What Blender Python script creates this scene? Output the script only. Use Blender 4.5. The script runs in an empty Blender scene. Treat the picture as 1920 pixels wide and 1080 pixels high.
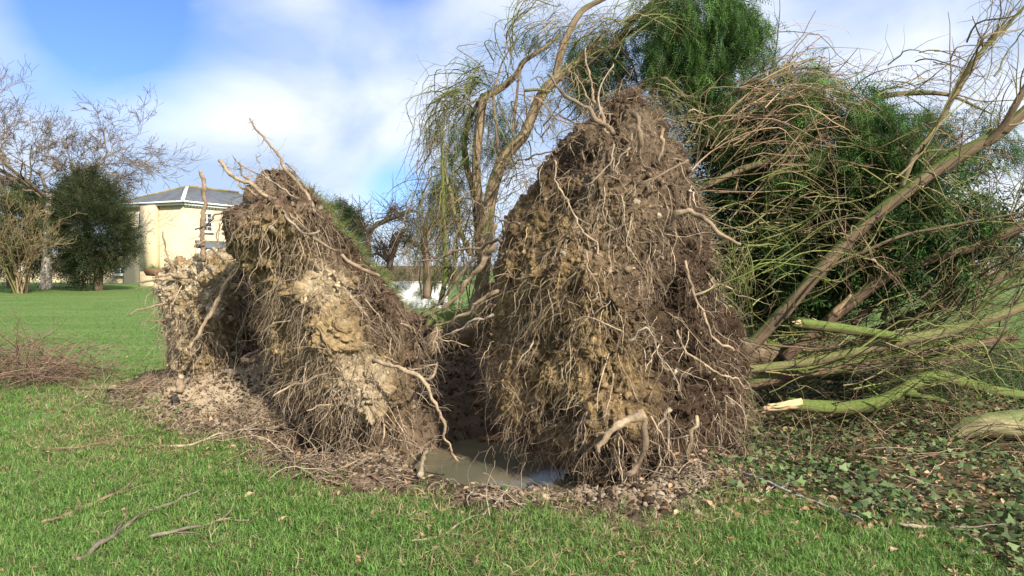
import bpy, math, random
import numpy as np
rng = np.random.default_rng(11)
R = math.radians
scene = bpy.context.scene

# ---------------------------------------------------------------- camera
FPX, HZ = 1371.0, 505.0            # focal length in px of the 1920 px photo, horizon row
PITCH = math.atan((540 - HZ) / FPX)
CAMZ = 1.6
cd = bpy.data.cameras.new("camera"); cam = bpy.data.objects.new("camera", cd)
scene.collection.objects.link(cam); scene.camera = cam
cam.location = (0, 0, CAMZ); cam.rotation_euler = (R(90) - PITCH, 0, 0)
cd.sensor_width = 36; cd.lens = 36 * FPX / 1920; cd.clip_start = .05; cd.clip_end = 6000

# ---------------------------------------------------------------- world, sun, exposure
SUN_EL = 33.0
SUN_H = np.array([.56, -.83]); SUN_H /= np.linalg.norm(SUN_H)      # horizontal direction towards the sun
w = bpy.data.worlds.new("World"); scene.world = w; w.use_nodes = True
nt = w.node_tree; nt.nodes.clear()
def nd(t, **k):
    n = nt.nodes.new(t)
    for a, b in k.items(): setattr(n, a, b)
    return n
out = nd('ShaderNodeOutputWorld'); bg = nd('ShaderNodeBackground'); bg.inputs[1].default_value = .1
sky = nd('ShaderNodeTexSky', sky_type='NISHITA', sun_disc=False)
sky.sun_elevation = R(SUN_EL); sky.sun_rotation = math.atan2(SUN_H[0], SUN_H[1])
sky.air_density = 1.0; sky.dust_density = .6; sky.ozone_density = 2.0
tc = nd('ShaderNodeTexCoord')
sep = nd('ShaderNodeSeparateXYZ'); nt.links.new(tc.outputs['Generated'], sep.inputs[0])
mz = nd('ShaderNodeMath', operation='ADD'); mz.inputs[1].default_value = .22
mzx = nd('ShaderNodeMath', operation='MAXIMUM'); mzx.inputs[1].default_value = 0
nt.links.new(sep.outputs[2], mzx.inputs[0]); nt.links.new(mzx.outputs[0], mz.inputs[0])
com = nd('ShaderNodeCombineXYZ')
for i in range(2):
    dv = nd('ShaderNodeMath', operation='DIVIDE')
    nt.links.new(sep.outputs[i], dv.inputs[0]); nt.links.new(mz.outputs[0], dv.inputs[1]); nt.links.new(dv.outputs[0], com.inputs[i])
def wnoise(scale, detail, rough, off):
    mp = nd('ShaderNodeMapping'); mp.inputs['Location'].default_value = off
    mp.inputs['Scale'].default_value = (1, 1, 1.7); nt.links.new(tc.outputs['Generated'], mp.inputs[0])
    n = nd('ShaderNodeTexNoise'); n.inputs['Scale'].default_value = scale; n.inputs['Detail'].default_value = detail
    n.inputs['Roughness'].default_value = rough; n.inputs['Distortion'].default_value = .35
    nt.links.new(mp.outputs[0], n.inputs['Vector']); return n.outputs[0]
def mrange(src, a, b, c=0., d=1.):
    n = nd('ShaderNodeMapRange', interpolation_type='SMOOTHSTEP'); nt.links.new(src, n.inputs[0])
    for i, v in zip((1, 2, 3, 4), (a, b, c, d)): n.inputs[i].default_value = v
    return n.outputs[0]
n1 = wnoise(2.2, 6, .5, (CLX := 3.1, CLY := 1.7, 0.))
cover = mrange(n1, .36, .60)
# open sky: wide breaks in the cloud in three directions
brk = None
for (bx, by, bz, rad) in ((-.46, .84, .30, .17), (-.14, .90, .38, .09), (-.15, .98, .10, .06)):
    v = nd('ShaderNodeVectorMath', operation='DISTANCE')
    l = math.sqrt(bx*bx+by*by+bz*bz); v.inputs[1].default_value = (bx/l, by/l, bz/l)
    nt.links.new(tc.outputs['Generated'], v.inputs[0])
    o = mrange(v.outputs['Value'], rad*.15, rad*1.25, 1., 0.)
    if brk is None: brk = o
    else:
        m = nd('ShaderNodeMath', operation='MAXIMUM'); nt.links.new(brk, m.inputs[0]); nt.links.new(o, m.inputs[1]); brk = m.outputs[0]
nb = wnoise(4.5, 5, .55, (7., 2., 0.))
bm_ = nd('ShaderNodeMath', operation='MULTIPLY'); nt.links.new(brk, bm_.inputs[0]); nt.links.new(mrange(nb, .22, .52), bm_.inputs[1])
cv = nd('ShaderNodeMath', operation='SUBTRACT', use_clamp=True); nt.links.new(mrange(cover, 0, 1, .80, .98), cv.inputs[0]); nt.links.new(bm_.outputs[0], cv.inputs[1])
n2 = wnoise(3.6, 7, .5, (0.4, 5.2, 0.))
ramp = nd('ShaderNodeValToRGB')
ramp.color_ramp.elements[0].position = .36; ramp.color_ramp.elements[0].color = (.45, .57, .77, 1)
ramp.color_ramp.elements[1].position = .62; ramp.color_ramp.elements[1].color = (.94, .96, 1., 1)
nt.links.new(n2, ramp.inputs[0])
sc_ = nd('ShaderNodeVectorMath', operation='SCALE'); sc_.inputs['Scale'].default_value = 6.1
nt.links.new(ramp.outputs[0], sc_.inputs[0])
mix = nd('ShaderNodeMix', data_type='RGBA'); nt.links.new(cv.outputs[0], mix.inputs[0])
sks = nd('ShaderNodeVectorMath', operation='MULTIPLY'); sks.inputs[1].default_value = (.50, .64, .98)
nt.links.new(sky.outputs[0], sks.inputs[0])
nt.links.new(sks.outputs[0], mix.inputs[6]); nt.links.new(sc_.outputs[0], mix.inputs[7])
nt.links.new(mix.outputs[2], bg.inputs[0]); nt.links.new(bg.outputs[0], out.inputs[0])

sd = bpy.data.lights.new("sun", 'SUN'); sd.energy = 3.9; sd.angle = R(.53); sd.color = (1, .93, .80)
so = bpy.data.objects.new("sun", sd); scene.collection.objects.link(so)
from mathutils import Vector
_tos = Vector((SUN_H[0]*math.cos(R(SUN_EL)), SUN_H[1]*math.cos(R(SUN_EL)), math.sin(R(SUN_EL))))
so.rotation_euler = _tos.to_track_quat('Z', 'Y').to_euler(); so.location = (20, -12, 20)
vs = scene.view_settings
vs.view_transform = 'Standard'; vs.look = 'None'; vs.exposure = 1.06; vs.gamma = 1; vs.use_curve_mapping = False
scene.cycles.use_denoising = True
scene.cycles.max_bounces = 6; scene.cycles.diffuse_bounces = 3; scene.cycles.transparent_max_bounces = 6

# ---------------------------------------------------------------- pixel <-> place
_ca, _sa = math.cos(PITCH), math.sin(PITCH)
def P(px, py, Y):
    """world point seen at photo pixel (px,py) at distance Y in front of the camera (arrays welcome)"""
    px, py, Y = np.broadcast_arrays(*(np.asarray(a, float) for a in (px, py, Y)))
    u, v = (px - 960) / FPX, (540 - py) / FPX
    d = np.stack([u, _ca + v * _sa, -_sa + v * _ca], -1)
    t = Y / d[..., 1]
    return d * t[..., None] + np.array([0, 0, CAMZ])
def PP(lst): a = np.array(lst, float); return P(a[:, 0], a[:, 1], a[:, 2])
def norm(v): return v / np.maximum(np.linalg.norm(v, axis=-1, keepdims=True), 1e-9)

# ---------------------------------------------------------------- noise
def _h(ix, iy, iz):
    n = (ix.astype(np.uint32) * np.uint32(374761393) + iy.astype(np.uint32) * np.uint32(668265263) + iz.astype(np.uint32) * np.uint32(2147483647 - 56))
    n = (n ^ (n >> np.uint32(13))) * np.uint32(1274126177)
    n = n ^ (n >> np.uint32(16))
    return (n & np.uint32(0xffff)).astype(np.float64) / 32767.5 - 1
def vnoise(p):
    p = np.asarray(p, float) + 1000.; i = np.floor(p).astype(np.int64); f = p - i; f = f * f * (3 - 2 * f)
    r = 0
    for a in (0, 1):
        for b in (0, 1):
            for c in (0, 1):
                wgt = (f[..., 0] if a else 1 - f[..., 0]) * (f[..., 1] if b else 1 - f[..., 1]) * (f[..., 2] if c else 1 - f[..., 2])
                r = r + wgt * _h(i[..., 0] + a, i[..., 1] + b, i[..., 2] + c)
    return r
def fbm(p, o=4, g=.5):
    p = np.asarray(p, float); s = 0; a = 1; t = 0
    for k in range(o): s = s + a * vnoise(p * 2 ** k + 17.3 * k); t += a; a *= g
    return s / t
def sstep(a, b, x): t = np.clip((x - a) / (b - a), 0, 1); return t * t * (3 - 2 * t)

# ---------------------------------------------------------------- mesh helpers
COL = scene.collection
def mesh(name, V, faces, mat=None, col=None, smooth=False, vec=None):
    me = bpy.data.meshes.new(name); V = np.ascontiguousarray(V, dtype=np.float32).reshape(-1, 3)
    if not isinstance(faces, list): faces = [faces]
    faces = [np.asarray(f, dtype=np.int32) for f in faces if len(f)]
    loops = np.concatenate([f.ravel() for f in faces]); starts = []; o = 0
    for f in faces:
        starts.append(o + np.arange(len(f)) * f.shape[1]); o += f.size
    starts = np.concatenate(starts).astype(np.int32)
    me.vertices.add(len(V)); me.vertices.foreach_set('co', V.ravel())
    me.loops.add(len(loops)); me.loops.foreach_set('vertex_index', loops)
    me.polygons.add(len(starts)); me.polygons.foreach_set('loop_start', starts)
    if smooth: me.polygons.foreach_set('use_smooth', np.ones(len(starts), dtype=bool))
    me.update(calc_edges=True)
    if col is not None:
        c = np.ones((len(V), 4), np.float32); c[:, :3] = col
        me.attributes.new('Col', 'FLOAT_COLOR', 'POINT').data.foreach_set('color', c.ravel())
    if vec is not None:
        me.attributes.new('Bk', 'FLOAT_VECTOR', 'POINT').data.foreach_set('vector', np.ascontiguousarray(vec, dtype=np.float32).ravel())
    if mat: me.materials.append(mat)
    return me
def obj(name, me, parent=None, kind=None, label=None, cat=None, group=None):
    o = bpy.data.objects.new(name, me); COL.objects.link(o)
    if parent: o.parent = parent
    if kind: o['kind'] = kind
    if label: o['label'] = label
    if cat: o['category'] = cat
    if group: o['group'] = group
    return o
def thing(name, label, cat, loc=None, group=None):
    o = obj(name, None, None, None, label, cat, group)
    o.empty_display_size = .2
    return o
def cr(pts, n):
    """Catmull-Rom through pts (k,d) -> (n,d)"""
    p = np.asarray(pts, float); k = len(p)
    if k == 2: t = np.linspace(0, 1, n)[:, None]; return p[0] * (1 - t) + p[1] * t
    q = np.vstack([2 * p[0] - p[1], p, 2 * p[-1] - p[-2]])
    t = np.linspace(0, k - 1, n); i = np.minimum(t.astype(int), k - 2); f = (t - i)[:, None]
    a, b, c, d = q[i], q[i + 1], q[i + 2], q[i + 3]
    return .5 * (2 * b + (c - a) * f + (2 * a - 5 * b + 4 * c - d) * f ** 2 + (3 * b - a - 3 * c + d) * f ** 3)
def crc(pts, n):
    p = np.asarray(pts, float); k = len(p); t = np.linspace(0, k, n, endpoint=False); i = t.astype(int); f = (t - i)[:, None]
    a, b, c, d = (p[(i + s) % k] for s in (-1, 0, 1, 2))
    return .5 * (2 * b + (c - a) * f + (2 * a - 5 * b + 4 * c - d) * f ** 2 + (3 * b - a - 3 * c + d) * f ** 3)
def frames(T):
    ref = np.where(np.abs(T[..., 2:3]) > .9, np.array([1., 0, 0]), np.array([0, 0, 1.]))
    a = norm(np.cross(ref, T)); return a, np.cross(T, a)
def tubes(Pn, Rn, sides=3, col=None):
    """batch of strands: Pn (N,K,3), Rn (N,K) -> V, F, per-vertex colour"""
    N, K, _ = Pn.shape
    T = norm(np.gradient(Pn, axis=1)); T0 = norm(Pn[:, -1] - Pn[:, 0])[:, None, :] * np.ones((1, K, 1))
    a, _b = frames(T0); a = norm(a - T * (a * T).sum(-1, keepdims=True)); b = np.cross(T, a)
    th = np.arange(sides) * 2 * math.pi / sides
    V = Pn[:, :, None] + Rn[:, :, None, None] * (np.cos(th)[:, None] * a[:, :, None] + np.sin(th)[:, None] * b[:, :, None])
    base = np.arange(N)[:, None, None] * K * sides; k = np.arange(K - 1)[None, :, None] * sides; s = np.arange(sides)[None, None, :]; s2 = (s + 1) % sides
    F = np.stack(np.broadcast_arrays(base + k + s, base + k + s2, base + k + sides + s2, base + k + sides + s), -1).reshape(-1, 4)
    c = None if col is None else np.repeat(col, K * sides, axis=0)
    return V.reshape(-1, 3), F, c
class Acc:
    """collects pieces of one mesh"""
    def __init__(s): s.V = []; s.F4 = []; s.F3 = []; s.C = []; s.n = 0
    def add(s, V, F, c=None):
        V = np.asarray(V, float).reshape(-1, 3); F = np.asarray(F)
        (s.F4 if F.shape[1] == 4 else s.F3).append(F + s.n); s.V.append(V)
        c = np.ones(3) if c is None else np.asarray(c, float)
        s.C.append(np.broadcast_to(c, (len(V), 3))); s.n += len(V)
    def box(s, c, ux, uy, uz, col=None):
        c, ux, uy, uz = (np.asarray(v, float) for v in (c, ux, uy, uz))
        V = [c + a * ux + b * uy + d * uz for a in (-1, 1) for b in (-1, 1) for d in (-1, 1)]
        s.add(V, [[0, 1, 3, 2], [4, 6, 7, 5], [0, 4, 5, 1], [2, 3, 7, 6], [0, 2, 6, 4], [1, 5, 7, 3]], col)
    def mesh(s, name, mat, smooth=False):
        f = []
        if s.F4: f.append(np.concatenate(s.F4))
        if s.F3: f.append(np.concatenate(s.F3))
        return mesh(name, np.concatenate(s.V), f, mat, np.concatenate(s.C), smooth)

# ---------------------------------------------------------------- materials
def newmat(name):
    m = bpy.data.materials.new(name); m.use_nodes = True; t = m.node_tree; t.nodes.clear()
    o = t.nodes.new('ShaderNodeOutputMaterial'); b = t.nodes.new('ShaderNodeBsdfPrincipled'); t.links.new(b.outputs[0], o.inputs[0])
    b.inputs['Specular IOR Level'].default_value = .3
    return m, t, b, o
def tnoise(t, scale, detail=4, rough=.6, vec=None, dist=0.):
    n = t.nodes.new('ShaderNodeTexNoise'); n.inputs['Scale'].default_value = scale; n.inputs['Detail'].default_value = detail
    n.inputs['Roughness'].default_value = rough; n.inputs['Distortion'].default_value = dist
    if vec is not None: t.links.new(vec, n.inputs['Vector'])
    return n.outputs[0]
def tmap(t, src, a, b, c, d):
    n = t.nodes.new('ShaderNodeMapRange'); t.links.new(src, n.inputs[0])
    for i, v in zip((1, 2, 3, 4), (a, b, c, d)): n.inputs[i].default_value = v
    return n.outputs[0]
def tmath(t, op, a, b):
    n = t.nodes.new('ShaderNodeMath'); n.operation = op
    for i, v in enumerate((a, b)):
        if isinstance(v, (int, float)): n.inputs[i].default_value = v
        else: t.links.new(v, n.inputs[i])
    return n.outputs[0]
def tmix(t, fac, a, b, blend='MIX'):
    n = t.nodes.new('ShaderNodeMix'); n.data_type = 'RGBA'; n.blend_type = blend
    for i, v in ((0, fac), (6, a), (7, b)):
        if isinstance(v, (int, float)): n.inputs[i].default_value = v
        elif isinstance(v, tuple): n.inputs[i].default_value = (*v, 1)
        else: t.links.new(v, n.inputs[i])
    return n.outputs[2]
def tscale(t, colr, fac):
    n = t.nodes.new('ShaderNodeVectorMath'); n.operation = 'SCALE'
    if isinstance(colr, tuple): n.inputs[0].default_value = colr
    else: t.links.new(colr, n.inputs[0])
    if isinstance(fac, (int, float)): n.inputs['Scale'].default_value = fac
    else: t.links.new(fac, n.inputs['Scale'])
    return n.outputs[0]
def tattr(t, name): n = t.nodes.new('ShaderNodeAttribute'); n.attribute_name = name; return n
def tobj(t): return t.nodes.new('ShaderNodeTexCoord').outputs['Object']
def tbump(t, h, strength, dist, b):
    n = t.nodes.new('ShaderNodeBump'); n.inputs['Strength'].default_value = strength; n.inputs['Distance'].default_value = dist
    t.links.new(h, n.inputs['Height']); t.links.new(n.outputs[0], b.inputs['Normal'])

def mat_vcol(name, var=.35, scale=30., rough=.95, bump=.0, bdist=.01, spec=.2, bscale=None):
    """vertex colour x fine noise"""
    m, t, b, o = newmat(name); v = tobj(t); n = tnoise(t, scale, 6, .65, v)
    c = tscale(t, tattr(t, 'Col').outputs['Color'], tmap(t, n, .3, .7, 1 - var, 1 + var))
    t.links.new(c, b.inputs['Base Color']); b.inputs['Roughness'].default_value = rough; b.inputs['Specular IOR Level'].default_value = spec
    if bump: tbump(t, tnoise(t, bscale or scale * 1.5, 8, .7, v), bump, bdist, b)
    return m
def mat_leaf(name, trans=.35, rough=.55, rnd=0.):
    m, t, b, o = newmat(name); c = tattr(t, 'Col').outputs['Color']
    if rnd:
        oi = t.nodes.new('ShaderNodeObjectInfo'); c = tscale(t, c, tmap(t, oi.outputs['Random'], 0, 1, 1 - rnd, 1 + rnd))
    t.links.new(c, b.inputs['Base Color']); b.inputs['Roughness'].default_value = rough
    tr = t.nodes.new('ShaderNodeBsdfTranslucent'); t.links.new(tscale(t, c, 1.2), tr.inputs[0])
    mx = t.nodes.new('ShaderNodeMixShader'); mx.inputs[0].default_value = trans
    t.links.new(b.outputs[0], mx.inputs[1]); t.links.new(tr.outputs[0], mx.inputs[2]); t.links.new(mx.outputs[0], o.inputs[0])
    return m
def mat_bark(name, c1, c2, moss=(.09, .13, .025), mossamt=.5, fibre=1.):
    m, t, b, o = newmat(name); bk = tattr(t, 'Bk').outputs['Vector']
    mp = t.nodes.new('ShaderNodeMapping'); mp.inputs['Scale'].default_value = (26 * fibre, 26 * fibre, 2.6); t.links.new(bk, mp.inputs[0])
    n = tnoise(t, 1., 6, .65, mp.outputs[0], .6)
    n3 = tnoise(t, 4., 4, .6, bk)
    c = tmix(t, tmap(t, n, .32, .68, 0, 1), c1, c2)
    c = tscale(t, c, tmap(t, n3, .3, .7, .7, 1.3))
    g = t.nodes.new('ShaderNodeNewGeometry'); sp = t.nodes.new('ShaderNodeSeparateXYZ'); t.links.new(g.outputs['Normal'], sp.inputs[0])
    up = tmap(t, sp.outputs[2], -.4, .9, -.35, .45)
    mf = tmap(t, tmath(t, 'ADD', up, tnoise(t, 3., 5, .6, tobj(t))), .78 - mossamt * .6, 1.02 - mossamt * .6, 0, .92)
    mossc = tscale(t, moss, tmap(t, tnoise(t, 60, 4, .6, tobj(t)), .3, .7, .6, 1.4))
    c = tmix(t, mf, c, mossc)
    t.links.new(c, b.inputs['Base Color']); b.inputs['Roughness'].default_value = .9
    tbump(t, n, 1., .022, b)
    return m
def mat_plain(name, c, var=.12, scale=3., rough=.8, bump=0., spec=.3, bdist=.01):
    m, t, b, o = newmat(name); v = tobj(t)
    cc = tscale(t, tuple(c), tmap(t, tnoise(t, scale, 7, .65, v), .3, .7, 1 - var, 1 + var))
    t.links.new(cc, b.inputs['Base Color']); b.inputs['Roughness'].default_value = rough; b.inputs['Specular IOR Level'].default_value = spec
    if bump: tbump(t, tnoise(t, scale * 8, 6, .7, v), bump, bdist, b)
    return m

M_SOIL = mat_vcol('soil', .5, 22, 1., 1., .03, .1, 45)
M_ROOT = mat_vcol('root_bark', .35, 40, .9, .5, .004, .2, 120)
M_FOL = mat_leaf('conifer_foliage', .28, .6)
M_TWIG = mat_vcol('twig', .25, 30, .9)
M_LIMB = mat_bark('cypress_bark', (.085, .058, .038), (.235, .168, .105), mossamt=.42)
M_STEM = mat_bark('pale_cypress_bark', (.13, .092, .058), (.34, .25, .155), mossamt=.42)
M_LIMBD = mat_bark('dark_bark', (.085, .056, .038), (.22, .145, .095), mossamt=.3)
M_MOSSY = mat_bark('mossy_bark', (.14, .105, .06), (.29, .23, .13), moss=(.155, .165, .055), mossamt=.75)
M_MOSSG = mat_bark('bright_moss_bark', (.08, .075, .03), (.15, .15, .05), moss=(.115, .155, .035), mossamt=.95)
M_PALE = mat_bark('pale_log', (.24, .20, .10), (.42, .37, .20), moss=(.17, .20, .07), mossamt=.35)
M_WOOD = mat_vcol('split_wood', .25, 25, .8, .4, .006)
# ---------------------------------------------------------------- ground shape
def inpoly(x, y, poly):
    """signed distance to polygon, positive inside"""
    p = np.asarray(poly, float); x = np.asarray(x, float); y = np.asarray(y, float)
    d2 = np.full(x.shape, 1e18); ins = np.zeros(x.shape, bool); n = len(p)
    for i in range(n):
        ax, ay = p[i]; bx, by = p[(i + 1) % n]; ex, ey = bx - ax, by - ay
        t = np.clip(((x - ax) * ex + (y - ay) * ey) / (ex * ex + ey * ey), 0, 1)
        d2 = np.minimum(d2, (x - ax - t * ex) ** 2 + (y - ay - t * ey) ** 2)
        c = (ay > y) != (by > y)
        with np.errstate(divide='ignore', invalid='ignore'): ins ^= c & (x < (bx - ax) * (y - ay) / (by - ay + 1e-12) + ax)
    return np.where(ins, 1, -1) * np.sqrt(d2)
def flat(pts, z=0.):
    a = np.array(pts, float); Y = (CAMZ - z) * FPX / (a[:, 1] - HZ); return np.stack([(a[:, 0] - 960) / FPX * Y, Y], -1)
DIRT = np.vstack([flat([(128, 726), (205, 775), (300, 822), (420, 834), (470, 890), (560, 905), (620, 938), (780, 940), (860, 985), (960, 990), (1020, 962), (1200, 1008), (1330, 985), (1400, 930), (1425, 870), (1445, 800)]),
                  [(3.4, 8.6), (2.2, 11), (-1, 12), (-3.2, 11), (-4.6, 9.6), (-5.0, 8.6)]])
IVY = np.vstack([flat([(1385, 935), (1500, 942), (1650, 975), (1790, 1000), (1900, 1075)]), [(3.4, 3.6), (9, 4), (12, 14), (6, 17), (2.6, 11), (2.1, 7.6)]])
POOL = np.array([(-.95, 7.2), (-.80, 6.5), (-.52, 5.9), (-.1, 5.55), (.35, 5.5), (.85, 5.6), (1.1, 6.2), (.9, 7.2), (.35, 8.0), (-.15, 8.25), (-.62, 7.9)])
POOL2 = np.array([(-2.12, 7.1), (-2.0, 6.75), (-1.55, 6.6), (-1.3, 6.85), (-1.35, 7.3), (-1.7, 7.5), (-2.05, 7.4)])
def dirtd(x, y):
    q = np.stack([x * 1.6, y * 1.6, 0 * x], -1)
    return inpoly(x, y, DIRT) + .16 * fbm(q, 4)
def ivyd(x, y): return inpoly(x, y, IVY) + .3 * fbm(np.stack([x * 1.3, y * 1.3, 0 * x + 5], -1), 4)
def bump2(x, y, cx, cy, rx, ry): return np.exp(-(((x - cx) / rx) ** 2 + ((y - cy) / ry) ** 2))
def gz(x, y):
    x = np.asarray(x, float); y = np.asarray(y, float)
    z = .5 * sstep(28, 55, y) * sstep(5, -15, x) + .03 * fbm(np.stack([x * .6, y * .6, 0 * x], -1), 3) * sstep(60, 20, y)
    near = (np.abs(x) < 9) & (y < 16)
    if near.any():
        xn, yn = x[near], y[near]; z0 = z[near]
        q = np.stack([xn, yn, 0 * xn], -1)
        d = dirtd(xn, yn); s = sstep(-.05, .35, d)
        z0 = z0 + .62 * bump2(xn, yn, -.7, 9.5, 1.9, 1.0) + .42 * bump2(xn, yn, -3.7, 8.7, 1.1, .9) + .25 * bump2(xn, yn, -2.7, 8.6, .9, 1.)
        z0 = z0 + .10 * bump2(xn, yn, 1.5, 5.5, .7, .35) + .30 * bump2(xn, yn, 4.6, 7.2, .9, .6) + .04 * bump2(xn, yn, 3.6, 7.6, 1.6, 1.6)
        p1 = inpoly(xn, yn, POOL) + .07 * fbm(q * 3.5, 3); p2 = inpoly(xn, yn, POOL2) + .05 * fbm(q * 4 + 9, 3)
        z0 = z0 - .56 * sstep(-.34, .22, p1) - .46 * sstep(-.35, .16, p2)
        z0 = z0 + s * (.05 * fbm(q * 2.6, 3) + .06 * fbm(q * 6 + 3, 3) + .035 * np.abs(fbm(q * 15, 3)))
        z0 = z0 + .03 * (1 - s) * fbm(q * 2, 2)
        z[near] = z0
    return z
def G(px, py, lift=0.):
    """point on the ground seen at a photo pixel"""
    px = np.atleast_1d(np.asarray(px, float)); py = np.atleast_1d(np.asarray(py, float)); z = np.zeros_like(px)
    for _ in range(12):
        Y = (CAMZ - z) * FPX / np.maximum(py - HZ, 4); X = (px - 960) / FPX * Y; z = z * .4 + .6 * gz(X, Y)
    return np.stack([X, Y, gz(X, Y) + lift], -1)

# ---------------------------------------------------------------- ground
def axis(a, b, step, lo, hi, grow=1.16):
    c = list(np.arange(a, b + 1e-6, step)); s = step
    while c[-1] < hi: s *= grow; c.append(c[-1] + s)
    s = step; l = []
    v = a
    while v > lo: s *= grow; v -= s; l.append(v)
    return np.array(l[::-1] + c)
gx = axis(-5.2, 5.4, .05, -2500, 2500); gy = axis(3.2, 10.2, .05, -60, 3000)
GX, GY = np.meshgrid(gx, gy); GZ = gz(GX.ravel(), GY.ravel()).reshape(GX.shape)
nx, ny = len(gx), len(gy); ii = np.arange(nx * ny).reshape(ny, nx)
GF = np.stack([ii[:-1, :-1], ii[:-1, 1:], ii[1:, 1:], ii[1:, :-1]], -1).reshape(-1, 4)
gV = np.stack([GX, GY, GZ], -1).reshape(-1, 3)
dd = dirtd(gV[:, 0], gV[:, 1]); iv = ivyd(gV[:, 0], gV[:, 1])
gc = np.zeros((len(gV), 3)); gc[:, 0] = sstep(-.12, .15, dd); gc[:, 1] = sstep(-.1, .25, iv)
tanm = np.maximum(bump2(gV[:, 0], gV[:, 1], -3.3, 7.9, .75, .55), np.maximum(bump2(gV[:, 0], gV[:, 1], -1.1, 6.1, .5, .5), .8 * bump2(gV[:, 0], gV[:, 1], .5, 5.3, .7, .3)))
tanm = np.maximum(tanm, .9 * bump2(gV[:, 0], gV[:, 1], 1.5, 5.3, .9, .4))
gc[:, 2] = np.clip(tanm * 1.2 + .25 * fbm(gV * 2, 3) * (dd > 0), 0, 1)
wetm = sstep(.02, .22, np.maximum(inpoly(gV[:, 0], gV[:, 1], POOL), inpoly(gV[:, 0], gV[:, 1], POOL2)) + .2); gc[:, 2] *= 1 - wetm; gc[:, 0] = np.maximum(gc[:, 0], wetm)
m, t, b, o = newmat('lawn_and_earth'); v = tobj(t); sp = t.nodes.new('ShaderNodeSeparateColor'); t.links.new(tattr(t, 'Col').outputs['Color'], sp.inputs[0])
gn = tnoise(t, .35, 5, .6, v); gf = tnoise(t, 9, 6, .7, v)
mpn = t.nodes.new('ShaderNodeMapping'); mpn.inputs['Scale'].default_value = (.16, .9, 1); t.links.new(v, mpn.inputs[0])
gw = tnoise(t, 1., 4, .6, mpn.outputs[0])
grassc = tmix(t, tmap(t, gn, .35, .65, 0, 1), (.085, .15, .036), (.115, .175, .048))
grassc = tmix(t, tmap(t, gw, .45, .7, 0, .55), grassc, (.18, .21, .085))
grassc = tscale(t, grassc, tmap(t, gf, .3, .7, .75, 1.25))
soilc = tmix(t, tmap(t, gf, .35, .65, 0, 1), (.095, .065, .044), (.185, .132, .088))
tan = tmix(t, tmap(t, gf, .3, .7, 0, 1), (.27, .20, .125), (.44, .35, .24))
soilc = tmix(t, sp.outputs[2], soilc, tan)
ivyc = tmix(t, tmap(t, gf, .4, .6, 0, 1), (.06, .062, .028), (.15, .105, .062))
c = tmix(t, sp.outputs[1], grassc, ivyc); c = tmix(t, sp.outputs[0], c, soilc)
t.links.new(c, b.inputs['Base Color']); b.inputs['Roughness'].default_value = 1.; b.inputs['Specular IOR Level'].default_value = .1
tbump(t, tnoise(t, 40, 8, .7, v), .8, .02, b)
obj('ground', mesh('ground', gV, GF, m, gc, True), kind='structure', label='lawn and torn earth with a pit under the fallen trees')

# water lying in the two hollows
m, t, b, o = newmat('muddy_water'); v = tobj(t)
c = tmix(t, tmap(t, tnoise(t, 1.6, 4, .6, v, .8), .4, .68, 0, 1), (.115, .108, .072), (.18, .14, .085))
t.links.new(c, b.inputs['Base Color']); b.inputs['Roughness'].default_value = .09; b.inputs['IOR'].default_value = 1.33; b.inputs['Specular IOR Level'].default_value = .14
tbump(t, tnoise(t, 5, 2, .5, v), .06, .01, b)
WZ = -.27
for pl, zz in ((POOL, WZ), (POOL2, WZ + .0)):
    c0 = pl.mean(0); q = crc(c0 + (pl - c0) * 1.25, 64)
    V = np.vstack([[*c0, zz], np.column_stack([q, np.full(64, zz)])]); F = [[0, 1 + i, 1 + (i + 1) % 64] for i in range(64)]
    obj('water', mesh('water', V, np.array(F), m), kind='structure')

# hills and the far hedge line
hx = np.linspace(-900, 1500, 160)
for nm, yy, base, amp, colr in (('hills', 900., 6., 34., (.10, .13, .12)), ('far_hill', 420., 1., 13., (.085, .085, .05))):
    prof = base + amp * sstep(100, 600 if yy > 500 else 300, hx) * (.75 + .3 * fbm(np.stack([hx * .004, 0 * hx, 0 * hx], -1), 3)) + .6 * fbm(np.stack([hx * .08, 0 * hx, 0 * hx + 3], -1), 4)
    rows = []
    for k, (dy, f) in enumerate(((-150, 0), (-100, .45), (-40, .85), (0, 1), (120, .8), (400, 0))):
        rows.append(np.column_stack([hx, np.full_like(hx, yy + dy), prof * f - .3]))
    V = np.concatenate(rows); n = len(hx); k = np.arange(n - 1)
    F = np.concatenate([np.stack([r * n + k, r * n + k + 1, (r + 1) * n + k + 1, (r + 1) * n + k], -1) for r in range(5)])
    obj(nm, mesh(nm, V, F, mat_plain(nm, colr, .45, .02, 1.), None, True), kind='structure')

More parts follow.
